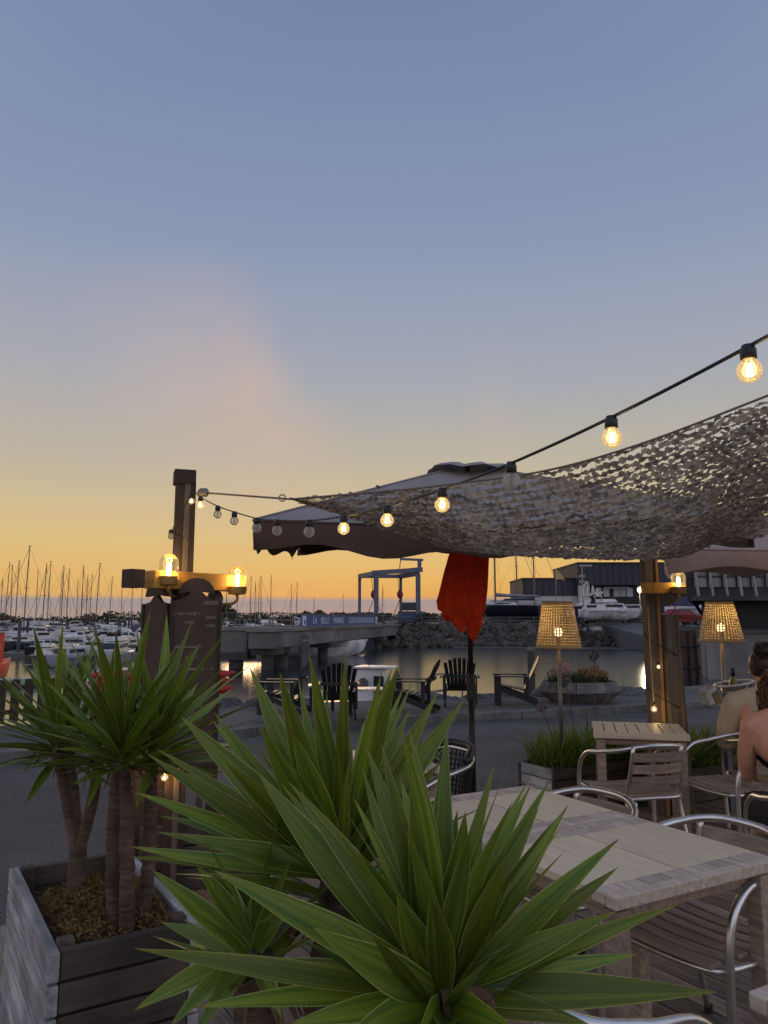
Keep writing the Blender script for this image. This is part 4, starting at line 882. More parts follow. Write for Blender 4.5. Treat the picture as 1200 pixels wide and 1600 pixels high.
# --- planters of horizontal boards
def planter(label, loc, rz, L, W, H, n, lightm, darkm, side_dark=True):
    t = thing('wooden_planter', label, 'planter', loc, rz, 'weathered board planters'); bh = H / n
    for i in range(n):
        z = bh * (i + .5)
        for s in (-1, 1):
            part('long_board', MB().box((0, 0, 0), (L, .032, bh - .008)), lightm, t, loc=(0, s * (W / 2 - .016), z), bevel=.004)
            part('end_board', MB().box((0, 0, 0), (W - .07, .032, bh - .008)), darkm, t, M=Matrix.Translation((s * (L / 2 - .02), 0, z)) @ Matrix.Rotation(math.pi / 2, 4, 'Z'), bevel=.004)
    for sx in (-1, 1):
        for sy in (-1, 1): part('corner_post', MB().box((sx * (L / 2 - .06), sy * (W / 2 - .055), H / 2 + .01), (.045, .045, H)), planter_dark, t, bevel=.005)
    part('soil', MB().box((0, 0, H - .1), (L - .07, W - .07, .06)), soil_m, t)
    return t
PC = AB(0, 0) ; cnr = Vector((-.914, 2.204, 0))
pv = Vector((math.cos(math.radians(32.5)), math.sin(math.radians(32.5)), 0)); pu = Vector((-pv.y, pv.x, 0))
plc = cnr + pv * .215 + pu * .43
planter('grey board planter holding the tall yuccas and rusty ground cover', plc, math.radians(122.5), .86, .43, .6, 7, planter_wood, planter_dark)
# planter that carries the big near yucca (its top lies below the picture)
bpc = Vector((.03, 1.02, 0))
planter('board planter under the big spreading yucca', bpc, math.radians(31), .7, .42, .6, 7, planter_wood, planter_dark)
gpc = Vector((1.37, 6.3, -.055))
gp1 = gpc + VV * .62 + UU * .22
planter('grey board planter of grass at the kerb side with the first shaded lamp', gp1, A31, 1.25, .44, .36, 4, planter_dark, planter_wood)
gp2 = Vector((2.75, 6.75, -.055))
planter('grey board planter of grass beyond the timber post', gp2, A31, 1.0, .44, .36, 4, planter_dark, planter_wood)
# grasses
grass_m = pm('strap_leaf_green', rgb(100, 128, 38), .5, var=.35, scale=6, bump=0, rand=.1, transl=.35, col2=rgb(122, 140, 52))
q = random.Random(4)
for loc, n, rx, lab in ((gp1, 1200, .56, 'dense bright green strap leaved grass filling the planter under the lamp'), (gp2, 800, .44, 'bright green grass tuft beyond the timber post')):
    mb = MB(); blades(mb, (0, 0, .26), n, .44, 1.0, .018, q, rx, .17, A31); o = part('planter_grass', mb, grass_m, loc=loc); tag(o, lab, 'grass', None, 'stuff')
# tall dried flower stems in the grass planter
for k, (px, py, d, colr, lab) in enumerate(((845, 1105, 6.5, rgb(120, 112, 128), 'thin dried stem with round mauve seed head left of the lamp pole'), (884, 1062, 6.6, rgb(110, 104, 120), 'dried stem with mauve seed head right of the lamp pole'), (928, 1025, 6.7, rgb(104, 98, 122), 'tallest dried stem with a loose violet seed head'), (915, 1110, 6.6, rgb(140, 130, 120), 'short dried stem with tiny seed head in the grass'))):
    p = at(px, py, d); b0 = gp1 + VV * ((p.x - gp1.x) * .7) + Vector((0, 0, .28)); t = thing('dried_flower', lab, 'flower', b0)
    part('stem', MB().tube(spline([(0, 0, 0), (p - b0) * .5 + Vector((.02, 0, 0)), p - b0], 4), .004, 5), pm('dry_stem', rgb(110, 100, 74), .8), t)
    mb = MB(); flowerhead(mb, p - b0, .055 if k != 3 else .03, 70, q); part('seed_head', mb, pm('seed_head_%d' % k, colr, .9, var=.3, scale=40, bump=0, transl=.2), t)
# rusty ground cover in the left planter
rust_m = pm('rusty_cover', rgb(104, 76, 42), .8, var=.5, scale=12, bump=0, transl=.2, col2=rgb(122, 98, 54))
mb = MB(); q = random.Random(6)
for k in range(2600):
    a = q.uniform(-.36, .12); b = q.uniform(-.16, .17); hgt = .09 * max(0, 1 - ((a + .1) / .34) ** 2) * (1 - (b / .24) ** 2)
    p = pu * a + pv * b + Vector((0, 0, .53 + hgt + q.uniform(-.03, .03))); e1 = Vector((q.gauss(0, 1), q.gauss(0, 1), abs(q.gauss(0, 1)))).normalized(); e2 = e1.orthogonal().normalized(); s = q.uniform(.005, .013)
    mb.add([p - e2 * s * .4, p + e1 * s * 2.2, p + e2 * s * .4], [(0, 1, 2)])
o = part('ground_cover', mb, rust_m, loc=plc); tag(o, 'rust brown low ground cover around the yucca trunks', 'ground cover', None, 'stuff')

# --- lamps
warmc = (1.0, .6, .2)
def point(parent, loc, en, r=.03, col=warmc, nm='lamp_light'):
    l = bpy.data.lights.new(nm, 'POINT'); l.energy = en; l.color = col; l.shadow_soft_size = r; o = bpy.data.objects.new(nm, l); COL.objects.link(o); o.parent = parent; o.location = loc; return o
brass = pm('pale_brass', rgb(176, 138, 84), .4, .5, var=.1, scale=10, bump=.05)
domeg = glassm('dome_glass', (1, .96, .86), (1, .66, .25), .1, .03, .0)
fil = emit('filament', (1, .78, .42), 9)
def dome_lamp(label, p, back, en):
    p = Vector(p); back = Vector(back); t = thing('dome_wall_lamp', label, 'lamp', p, 0, 'glass dome lamps on the timber posts')
    part('socket_cup', MB().lathe([(.02, -.095), (.052, -.092), (.058, -.06), (.058, -.045), (.001, -.044)], 20), brass, t, True, auto=30)
    g = part('glass_dome', MB().lathe([(.053, -.05), (.054, .03)] + [(.054 * math.cos(a), .03 + .054 * math.sin(a)) for a in [i * math.pi / 12 for i in range(1, 6)]] + [(.0005, .084)], 24), domeg, t, True)
    part('bulb', MB().lathe([(.01, -.045), (.011, -.03), (.014, -.015), (.0145, .012), (.01, .028), (.0005, .034)], 16), fil, t, True)
    b = back - p
    part('swan_neck', MB().tube(spline([(0, 0, -.09), (0, 0, -.125), b * .25 + Vector((0, 0, -.15)), b * .8 + Vector((0, 0, -.15)), b + Vector((0, 0, -.13))], 5), .009, 8), brass, t, True)
    part('wall_rose', MB().ell(b + Vector((0, 0, -.12)), (.05, .05, .06), 16, 10), post_wood, t, True)
    point(t, (0, 0, .0), en, .03)
LP1 = at(264, 888, 4.25); LP2 = at(371, 905, 4.62)
dome_lamp('lit glass dome lamp above the left end of the beam', LP1, LP1 + Vector((.0, .22, 0)), 2.8)
dome_lamp('lit glass dome lamp on a bent arm at the beam end', LP2, LP2 + Vector((-.14, .03, .0)), 2.4)
# --- left timber post, beam and boards
D0 = 4.45; pb = Vector((at(284, 900, D0).x, D0, -.02)); top = at(289, 752, D0).z
lpst = thing('timber_post', 'tall dark timber post with block cap and lamp beam', 'post', pb, math.radians(20)); H = top + .02
part('timber', MB().box((-.03, 0, H / 2), (.048, .09, H)), dark_wood, lpst, bevel=.004); part('timber', MB().box((.043, 0, H / 2), (.034, .09, H)), dark_wood, lpst, bevel=.004); part('batten', MB().box((.011, -.02, H / 2), (.034, .06, H)), post_wood, lpst, bevel=.003)
part('cap_block', MB().box((-.005, 0, H + .02), (.125, .12, .085)), dark_wood, lpst, bevel=.006)
a_ = at(203, 905, 4.12); b_ = at(372, 911, 4.72)
bmid = (a_ + b_) / 2; bdir = (b_ - a_); bl = bdir.length; brz = math.atan2(bdir.y, bdir.x)
bmth = thing('lamp_beam', 'short squared timber beam coloured golden as lit by the dome lamps', 'beam', (bmid.x, bmid.y, bmid.z), brz)
part('timber', MB().box((.06, 0, 0), (bl - .12, .1, .1)), lamplit_wood, bmth, bevel=.005); part('unlit_end', MB().box((-bl / 2 - .01, 0, 0), (.02, .102, .102)), dark_wood, bmth, bevel=.004); part('end_block', MB().box((-bl / 2 + .03, 0, 0), (.06, .1, .1)), dark_wood, bmth)  # left end coloured dark, as the face the lamps leave unlit
for d_ in (-.0,): part('bracket', MB().box((.02, .09, -.02), (.2, .08, .06)), dark_wood, bmth)
def board(label, c, rz, w, z0, z1, tilt, scribble):
    t = thing('chalkboard', label, 'sign', (c[0], c[1], z0), rz, 'menu boards on the left post'); h = z1 - z0; mb = MB(); N = 14
    prof = [(-w / 2, 0), (w / 2, 0), (w / 2, h - .13)] + [(w / 2 - .05 - (w / 2 - .05) * .0 - (.02 * i), h - .12 + .02 * i) for i in range(3)] + [(.1 * math.cos(a), h - .09 + .09 * math.sin(a)) for a in [math.pi * i / 8 for i in range(0, 9)]] + [(-w / 2 + .05 + .02 * (2 - i), h - .12 + .02 * (2 - i)) for i in range(3)] + [(-w / 2, h - .13)]
    n = len(prof); mb.add([(x, -.012, z) for x, z in prof] + [(x, .012, z) for x, z in prof], [tuple(range(n)), tuple(reversed(range(n, 2 * n)))] + [(i, n + i, n + (i + 1) % n, (i + 1) % n) for i in range(n)]); part('panel', mb, chalkb, t)
    for s in (-1, 1): part('frame_side', MB().box((s * (w / 2 + .01), 0, (h - .13) / 2), (.022, .04, h - .13)), dark_wood, t, bevel=.003)
    part('frame_foot', MB().box((0, 0, -.012), (w + .04, .04, .024)), dark_wood, t, bevel=.003)
    if scribble:
        q = random.Random(2)
        def scrawl(x0, z, ln, hgt):
            pts = []; x = x0; k = 0; ph = q.uniform(0, 6)
            while x < x0 + ln:
                if q.random() < .16 and len(pts) > 4:
                    part('chalk_line', MB().tube(spline(pts, 3), .0012, 4), chalk, t); pts = []; x += .008
                big = 1.0 if q.random() < .25 else .45
                for m_ in range(5):
                    th = m_ * 1.26 + ph; pts.append((x + .004 * math.cos(th) + .0016 * m_, -.0135, z + hgt * big * .5 * math.sin(th)))
                x += .011
            if len(pts) > 2: part('chalk_line', MB().tube(spline(pts, 3), .0012, 4), chalk, t)
        for x0, zf, ln, hg in ((-.12, .80, .13, .03), (-.06, .755, .05, .022), (.055, .78, .05, .035), (.055, .735, .05, .025), (-.11, .62, .14, .018), (-.05, .565, .05, .016), (-.06, .5, .16, .008), (-.1, .38, .1, .012), (-.02, .3, .08, .012), (.04, .86, .09, .045)): scrawl(x0, h * zf, ln, hg)
    return t
cb1 = at(305, 1000, 4.3); board('dark chalkboard menu with faint chalk writing facing the terrace', cb1, math.radians(14), .24, .72, 1.735, 0, True)
cb2 = at(243, 1000, 4.38); board('plain dark board with pale frame edge beside the chalkboard', cb2, math.radians(-38), .2, .72, 1.72, 0, False)
# timber frame below the boards
fr = thing('board_stand', 'rough timber stand under the menu boards with pale uprights', 'stand', (cb1.x - .15, 4.5, -.02), math.radians(16))
for px, w, m_ in ((222, .085, dark_wood), (250, .07, dark_wood), (268, .03, post_wood), (312, .035, post_wood), (330, .06, dark_wood)):
    x = at(px, 1200, 4.5).x - (cb1.x - .15); part('upright', MB().box((x * 1.0, 0, .38), (w, .05, .76)), m_, fr, bevel=.004)
for z in (.66, .3): part('crosspiece', MB().box((.0, .04, z), (.5, .03, .06)), dark_wood, fr)
part('shelf', MB().box((.1, -.02, .775), (.56, .22, .022)), slat_wood, fr)
planter('dark board planter at the foot of the left timber post', (cb1.x - .02, 4.66, 0), math.radians(20), .7, .34, .36, 3, planter_dark, planter_dark)
# small lit bulb low on the left stand
def globe(parent, c, r, lit, sock=True, tilt=0):
    c = Vector(c)
    s = part('socket', MB().lathe([(.011, r * .9), (.014, r * 1.0), (.014, r * 1.75), (.01, r * 2.2), (.001, r * 2.25)], 12), black_plastic, parent, True, loc=c)
    g = part('bulb', MB().lathe([(.0005, -r)] + [(r * math.sin(a), -r * math.cos(a)) for a in [math.pi * i / 14 for i in range(1, 12)]] + [(.011, r * 1.0)], 20), globe_lit if lit else globe_off, parent, True, loc=c)
    f_ = MB()
    for k in range(4): a = k * math.pi / 2 + .4; f_.tube([(.0045 * math.cos(a), .0045 * math.sin(a), -r * .45), (.0025 * math.cos(a), .0025 * math.sin(a), r * .5)], .0022 if lit else .001, 5)
    f = part('filament', f_, fil2 if lit else grey_metal, g)
    part('stem', MB().lathe([(.006, r * .95), (.004, r * .45), (.001, r * .4)], 8), glassm('stem_glass', (.9, .88, .8)), g)
    return g
globe_lit = glassm('lit_globe_glass', (1, .93, .78), (1, .66, .28), .1, .02, .04); globe_off = glassm('unlit_globe_glass', (.97, .97, .97), None, 0, .02, .3); fil2 = emit('globe_filament', (1, .78, .4), 14)
lb = thing('stand_bulb', 'small warm bulb glowing low on the timber stand', 'light bulb', at(257, 1215, 4.36)); globe(lb, (0, 0, 0), .02, True); point(lb, (0, -.03, 0), 1.2, .02)
part('cable', MB().tube([(0, 0, .045), (.01, .05, .2), (0, .09, .5)], .004, 5), black_plastic, lb)

# --- right timber posts with beam and lamp
D1 = 6.15
rp = thing('timber_post', 'pair of brown timber posts lashed together behind the small slatted table', 'post', (at(1030, 950, D1).x, D1, -.02), math.radians(8)); ox = at(1030, 950, D1).x
H = at(1020, 862, D1).z + .15
part('timber', MB().box((at(1016, 950, D1).x - ox, .03, H / 2), (.085, .08, H)), post_wood, rp, bevel=.004); part('batten', MB().box((at(1025.5, 950, D1).x - ox, -.01, H / 2), (.022, .06, H)), pm('pale_batten', rgb(168, 132, 88), .6, var=.2, scale=5, stretch=(8, 8, .5)), rp, bevel=.003); part('timber', MB().box((at(1040, 950, D1).x - ox, -.03, .78), (.09, .09, 1.56)), post_wood, rp, bevel=.004); part('brace', MB().bar((at(1049, 950, D1).x - ox, -.06, 1.55), (at(1054, 950, D1).x - ox, -.12, 0), .022, .04), post_wood, rp)
cab_ = MB(); pts = []
for i in range(34):
    a = i * .8; pts.append((at(1030, 950, D1).x - ox + .13 * math.cos(a), .0 + .1 * math.sin(a), 2.0 - i * .052))
part('wound_cable', cab_.tube(spline(pts, 3), .004, 5), black_plastic, rp)
rbm = thing('lamp_beam', 'short timber arm coloured lamplight yellow on the right posts', 'beam', at(1042, 919, 6.0), math.radians(8)); part('timber', MB().box((0, 0, 0), (.28, .09, .085)), lamplit_wood, rbm, bevel=.004); part('end_block', MB().box((-.17, 0, 0), (.06, .088, .083)), lamplit_wood, rbm, bevel=.004)
LP3 = at(1060, 908, 5.93); dome_lamp('lit glass dome lamp on the right timber posts', LP3, LP3 + Vector((-.05, .06, -.0)), .5)
pl = thing('post_bulb', 'small bright bulb at the foot of the right timber posts', 'light bulb', at(1022, 1108, 6.03)); globe(pl, (0, 0, 0), .024, True); point(pl, (0, -.04, 0), .5, .02); part('cable', MB().tube([(0, 0, .05), (0, .02, .4), (0, .03, .8)], .005, 5), pm('pale_cable', rgb(190, 160, 100), .6), pl)
pl = thing('post_bulb', 'small warm bulb halfway up between the right timber posts', 'light bulb', at(1029, 1042, 6.06)); globe(pl, (0, 0, 0), .016, True)
# --- perforated shade lamps on poles
shade_m = pm('shade_weave', rgb(196, 170, 126), .8, var=.1, scale=40, bump=.1, transl=.06, rand=0)
def shade_lamp(label, px, d, base_z, y_top, y_bot, wtop, wbot, en):
    x = at(px, 980, d).x; t = thing('shade_lamp', label, 'lamp', (x, d, base_z), 0, 'pole lamps with perforated shades')
    zt = at(px, y_top, d).z - base_z; zb = at(px, y_bot, d).z - base_z; rt = wtop * d / F_PX / 2; rb_ = wbot * d / F_PX / 2
    cols, rows = 40, 16; vs = []; fs = []; M_ = {}
    def P(i, j):
        a = 2 * math.pi * i / cols; k = j / rows; r = rb_ + (rt - rb_) * k; return (r * math.cos(a), r * math.sin(a), zb + (zt - zb) * k)
    mb = MB()
    for j in range(rows):
        for i in range(cols):
            if j in (0, rows - 1): mb.add([P(i, j), P(i + 1, j), P(i + 1, j + 1), P(i, j + 1)], [(0, 1, 2, 3)]); continue
            o4 = [P(i, j), P(i + 1, j), P(i + 1, j + 1), P(i, j + 1)]; i4 = [P(i + .18, j + .18), P(i + .82, j + .18), P(i + .82, j + .82), P(i + .18, j + .82)]
            mb.add(o4 + i4, [(0, 1, 5, 4), (1, 2, 6, 5), (2, 3, 7, 6), (3, 0, 4, 7)])
    s = part('shade', mb, shade_m, t)
    for r, z in ((rt, zt), (rb_, zb)): part('shade_rim', MB().tube([(r * math.cos(2 * math.pi * k / 40), r * math.sin(2 * math.pi * k / 40), z) for k in range(40)], .006, 6, True), shade_m, s)
    for k in range(3): part('shade_spoke', MB().tube([(0, 0, zb + .04), (rb_ * .95 * math.cos(k * 2.1), rb_ * .95 * math.sin(k * 2.1), zb + .04)], .003, 5), grey_metal, s)
    part('pole', MB().tube([(0, 0, 0), (0, 0, zb + .06)], .017, 10), grey_metal, t, True); part('base_plate', MB().lathe([(.11, 0), (.11, .012), (.03, .02), (.02, .05)], 20), grey_metal, t)
    zc = zb + (zt - zb) * .34; part('bulb_holder', MB().lathe([(.018, zb + .05), (.018, zc - .03)], 10), grey_metal, t); part('bulb', MB().ell((0, 0, zc), (.034, .034, .042), 14, 10), emit('shade_bulb', (1, .72, .36), 2.4), t, True); point(t, (0, 0, zc + .1), en, .025, (1, .72, .36))
shade_lamp('lit pole lamp with perforated conical shade in the grass planter', 872, 6.55, .25, 941, 1012, 46, 69, 2.0)
shade_lamp('lit pole lamp with perforated conical shade beside the dining guests', 1126, 6.95, .25, 941, 1002, 40, 66, 2.0)
# tilted paper cone by the second lamp
pc = at(1108, 1087, 6.3); cn = thing('paper_cone', 'tilted white and kraft paper bag fixed to the second lamp pole', 'bag', pc, .3)
MB1 = Matrix.Rotation(-.45, 3, 'Y')
mb = MB()
for f4 in ([(-.06, -.05, -.05), (.05, -.05, -.06), (.06, -.05, .06), (-.055, -.05, .065)], [(.05, -.05, -.06), (.05, .05, -.06), (.06, .05, .06), (.06, -.05, .06)], [(-.06, .05, -.05), (-.06, -.05, -.05), (-.055, -.05, .065), (-.055, .05, .065)], [(.05, .05, -.06), (-.06, .05, -.05), (-.055, .05, .065), (.06, .05, .06)]): mb.add([MB1 @ Vector(v) for v in f4], [(0, 1, 2, 3)])
part('bag_body', mb, hullw, cn); part('kraft_panel', MB().box((0, 0, 0), (.06, .004, .1), MB1), pm('kraft_paper', rgb(150, 126, 94), .8), cn, loc=(.03, -.055, -.01)); part('tie', MB().tube([(.06, 0, 0), (.1, .3, .02), (at(1126, 1087, 6.95).x - pc.x, .64, .02)], .004, 5), black_plastic, cn)

# --- string lights
sl = thing('string_lights', 'festoon of globe bulbs on a dark cable from the post to the right', 'string lights', (0, 0, 0))
def sl_d(px):
    m = ray(px, 750); m = m.x / m.y; k = (m * 4.35 + 1.13) / (1.79 + m * 3.1); return 4.35 - 3.1 * k
BU = [(313, 789, 1), (340, 804, 0), (366, 814, 0), (401, 825, 0), (433, 829, 0), (483, 831, 0), (537, 826, 1), (605, 813, 1), (691, 789, 1), (799, 751, 0), (956, 684, 1), (1171, 579, 1)]
cpts = [at(303, 766, 4.42)]
for px, py, lit in BU:
    d = sl_d(px); c = at(px, py, d); g = globe(sl, c, .0215, lit); cpts.append(c + Vector((0, 0, .044)))
    if lit: point(sl, c, .18, .015, nm='bulb_light')
cpts.append(at(1420, 400, 1.0)); cpts.append(at(1700, 180, .8))
part('cable', MB().tube(spline(cpts, 8), .0036, 6), black_plastic, sl, True)
sl.location = (0, 0, 0)
sl2 = thing('hanging_bulbs', 'two loose globe bulbs hanging on a cable wound round the left post', 'string lights', (0, 0, 0))
for px, py, d in ((267, 838, 4.38), (299, 783, 4.36)): globe(sl2, at(px, py, d), .018, px == 299)
part('cable', MB().tube(spline([at(299, 772, 4.36), at(284, 800, 4.3), at(270, 829, 4.36), at(285, 838, 4.34), at(295, 850, 4.36)], 6), .004, 6), black_plastic, sl2)
# ================================================================== PARASOLS
def parasol(label, c, half, zedge, zapex, rz, mat, drop=.2, base=-.05, polem=None, tilt=(0, 0), vmat=None):
    t = thing('parasol', label, 'parasol', (c[0], c[1], base), rz); ze = zedge - base; za = zapex - base; N = 10
    polem = polem or black_metal
    cr = [Vector((x, y, ze + x * tilt[0] + y * tilt[1])) for x, y in ((-half, -half), (half, -half), (half, half), (-half, half))]
    for s in range(4):
        A_, B_ = cr[s], cr[(s + 1) % 4]; ap = Vector((0, 0, za)); mb = MB(); idx = {}
        rows = []
        for i in range(N + 1):
            k = .1 + .9 * i / N; row = []
            for j in range(N + 1):
                u = j / N; p = ap.lerp(A_.lerp(B_, u), k); sag = .1 * k * math.sin(math.pi * u) * (1 - .2 * k); p.z -= sag * .55 + .05 * math.sin(math.pi * k) * math.sin(math.pi * u); mid = Vector((0, 0, p.z)); p = p + (mid - p) * (.05 * math.sin(math.pi * u) * k); row.append(p)
            rows.append(row)
        vs = [p for r in rows for p in r]; W = N + 1
        part('canopy_panel', MB().add(vs, [(i * W + j, i * W + j + 1, (i + 1) * W + j + 1, (i + 1) * W + j) for i in range(N) for j in range(N)]), mat, t, True)
        q = random.Random(s * 7 + int(c[0] * 10)); last = rows[-1]; vm = MB(); M_ = 32; vs = []
        ph = q.uniform(0, 6)
        nrm = (B_ - A_).cross(Vector((0, 0, 1))).normalized()
        for j in range(M_ + 1):
            u = j / M_; f_ = u * N; i0 = min(int(f_), N - 1); p = last[i0].lerp(last[i0 + 1], f_ - i0); dz = drop * (.82 + .14 * math.cos(u * 4 * 2 * math.pi) + .1 * math.sin(u * 9 + ph)); w = .03 * math.sin(u * 13 + ph)
            vs += [p, p + nrm * (w * .4 + .012) - Vector((0, 0, dz * .5)), p + nrm * w - Vector((0, 0, dz))]
        part('valance', vm.add(vs, [(j * 3 + m, j * 3 + 3 + m, j * 3 + 4 + m, j * 3 + 1 + m) for j in range(M_) for m in (0, 1)]), vmat or mat, t, True)
        hp = [rows[k_][0] + Vector((0, 0, .006)) for k_ in range(N + 1)]; part('seam', MB().tube(hp, .007, 5), mat, t); part('seam', MB().tube([rows[k_][N // 2] + Vector((0, 0, .003)) for k_ in range(N + 1)], .004, 4), mat, t); part('hem', MB().tube(last, .008, 5), vmat or mat, t)
        a = cr[s]; part('rib', MB().tube([Vector((0, 0, za - .1)), Vector((a.x * .97, a.y * .97, a.z - .02))], .012, 6), polem, t)
        part('strut', MB().tube([Vector((0, 0, za - .75)), Vector((a.x * .5, a.y * .5, (za + ze) / 2 - .06))], .01, 6), polem, t)
    # vent cap
    vm = MB(); v = .3
    vs = []
    for k, (r, z) in enumerate(((.02, za - .01), (.15, za - .018), (.26, za - .036), (.32, za - .066))):
        for j in range(24):
            a = 2 * math.pi * j / 24; sq = 1 / max(abs(math.cos(a)), abs(math.sin(a))); vs.append((r * math.cos(a) * (1 + (sq - 1) * .7), r * math.sin(a) * (1 + (sq - 1) * .7), z + .012 * math.sin(j * 2.1)))
    part('vent_cap', vm.add(vs, [(k * 24 + j, k * 24 + (j + 1) % 24, k * 24 + 24 + (j + 1) % 24, k * 24 + 24 + j) for k in range(3) for j in range(24)]), mat, t, True)
    part('pole', MB().tube([(0, 0, .05), (0, 0, 1.0)], .026, 12), polem, t, True); part('pole', MB().tube([(0, 0, .95), (0, 0, za)], .02, 12), polem, t, True); part('collar', MB().lathe([(.033, .94), (.033, 1.12), (.024, 1.14)], 14), polem, t); part('hub', MB().lathe([(.04, za - .8), (.04, za - .7)], 12), polem, t)
    part('base', MB().box((0, 0, .03), (.6, .6, .06)), conc_dark, t, bevel=.01)
    return t
parasol('big grey square parasol on a dark pole over the roadside edge', (.66, 5.86), 1.46, 2.225, 2.71, math.radians(1.5), canopy_m, .2, tilt=(.02, .085), vmat=valance_m)
parasol('taupe parasol with scalloped valance beside the right posts', (4.15, 6.56), 1.6, 2.1, 2.65, math.radians(-20), canopy2_m, .18, tilt=(0, .05))
ul = thing('parasol_bulb', 'single lit globe bulb hanging before the taupe parasol', 'light bulb', at(1160, 840, 5.1)); globe(ul, (0, 0, 0), .024, True); point(ul, (0, -.05, 0), .5, .02); part('cable', MB().tube([(0, 0, .055), (.15, 0, .1), (.6, .05, .16)], .004, 5), black_plastic, ul)
# --- red cloth tied round the pole of the grey parasol
dC = 5.9; pC = at(727, 910, dC)
rc = thing('red_cloth', 'bundle of orange red cloth tied round the dark parasol pole', 'cloth', (at(737, 900, dC).x, 5.8, at(727, 1003, dC).z))
z0 = rc.location.z; prof = [(at(0, y, dC).z - z0, w * dC / F_PX / 2, (cx - 737) * dC / F_PX) for y, w, cx in ((838, 30, 738), (852, 42, 733), (870, 56, 729), (895, 60, 725), (920, 62, 722), (940, 64, 719), (955, 60, 720), (965, 46, 724), (975, 34, 730))]
mb = MB(); S = 96; vs = []
for i, (z, r, cx) in enumerate(prof):
    for j in range(S):
        a = 2 * math.pi * j / S; f_ = 1 + (.06 + .2 * i / len(prof)) * math.sin(a * 8 + i * .25) + .06 * math.sin(a * 3 + i * .7) + .05 * math.sin(a * 17 + i * .5)
        e = .05 * max(0, (i - 5)) / 3 * math.sin(a * 4 + 1.2)
        vs.append((cx + r * f_ * math.cos(a), r * .75 * f_ * math.sin(a), z + e + (.012 * math.sin(a * 9) if i > 5 else 0)))
mb.add(vs, [(i * S + j, i * S + (j + 1) % S, (i + 1) * S + (j + 1) % S, (i + 1) * S + j) for i in range(len(prof) - 1) for j in range(S)])
part('wrap', mb, redcloth, rc, True)
for pts, w in (([(736, 955), (741, 975), (739, 990), (741, 1003)], (.055, .06, .04, .006)), ([(715, 955), (716, 972), (722, 981)], (.06, .045, .02)), ([(702, 945), (697, 962), (704, 968)], (.05, .035, .015))):
    P_ = [at(x, y, dC - .1) - rc.location for x, y in pts]; tb = MB(); n = len(P_); sp = spline(P_, 4); ws = []
    for i in range(len(sp)):
        f_ = i / 4; k = min(int(f_), n - 2); ws.append(w[k] + (w[k + 1] - w[k]) * (f_ - k))
    part('tail', tb.tube(sp, ws, 8), redcloth, rc, True)
part('tie_cord', MB().tube([(.07 * math.cos(a), .07 * math.sin(a), prof[1][0]) for a in [i * math.pi / 8 for i in range(16)]], .008, 5, True), black_plastic, rc)

# ================================================================== CAMOUFLAGE NET
Fp = [(455, 780, 4.12), (620, 766, 3.98), (700, 757, 3.88), (850, 736, 3.66), (1000, 694, 3.42), (1200, 618, 3.12), (1420, 530, 2.9), (1700, 420, 2.7)]
Bp = [(470, 786, 4.15), (570, 815, 4.3), (650, 841, 4.35), (720, 858, 4.4), (870, 871, 4.42), (1045, 872, 4.4), (1115, 848, 4.3), (1220, 830, 4.2), (1650, 790, 3.9)]
FF = spline([at(*p) for p in Fp], 10); BB = spline([at(*p) for p in Bp], 10)
def smp(C, s):
    f_ = s * (len(C) - 1); i = min(int(f_), len(C) - 2); return C[i].lerp(C[i + 1], f_ - i)
def netp(s, t):
    p = smp(FF, s).lerp(smp(BB, s), t); w = min(1, s * 2.2)
    p.z -= (.16 * math.sin(math.pi * t ** .8) * w * (1 - .75 * max(0, min(1, (s - .55) / .25)))) ; p.z += .035 * noise.noise(Vector((p.x * 1.6, p.y * 1.6, 0))) * w
    return p
net = thing('camouflage_net', 'sand and brown camouflage net stretched over the terrace', 'net', smp(FF, 0))
o0 = net.location
part('edge_cord', MB().tube([at(309, 768, 4.4) - o0, at(320, 770, 4.38) - o0] + [p - o0 for p in FF], .0055, 6), pm('rope', rgb(120, 108, 98), .8, var=.2, scale=60), net, True)
part('rope_hook', MB().lathe([(.012, -.03), (.026, -.02), (.026, .02), (.012, .03)], 10, at(318, 769.5, 4.38) - o0, Matrix.Rotation(math.pi / 2, 3, 'Y')), grey_metal, net)
part('rope_ring', MB().tube([at(441, 778, 4.14) - o0 + Vector((.018 * math.cos(a), 0, .018 * math.sin(a))) for a in [i * math.pi / 6 for i in range(12)]], .004, 5, True), grey_metal, net)
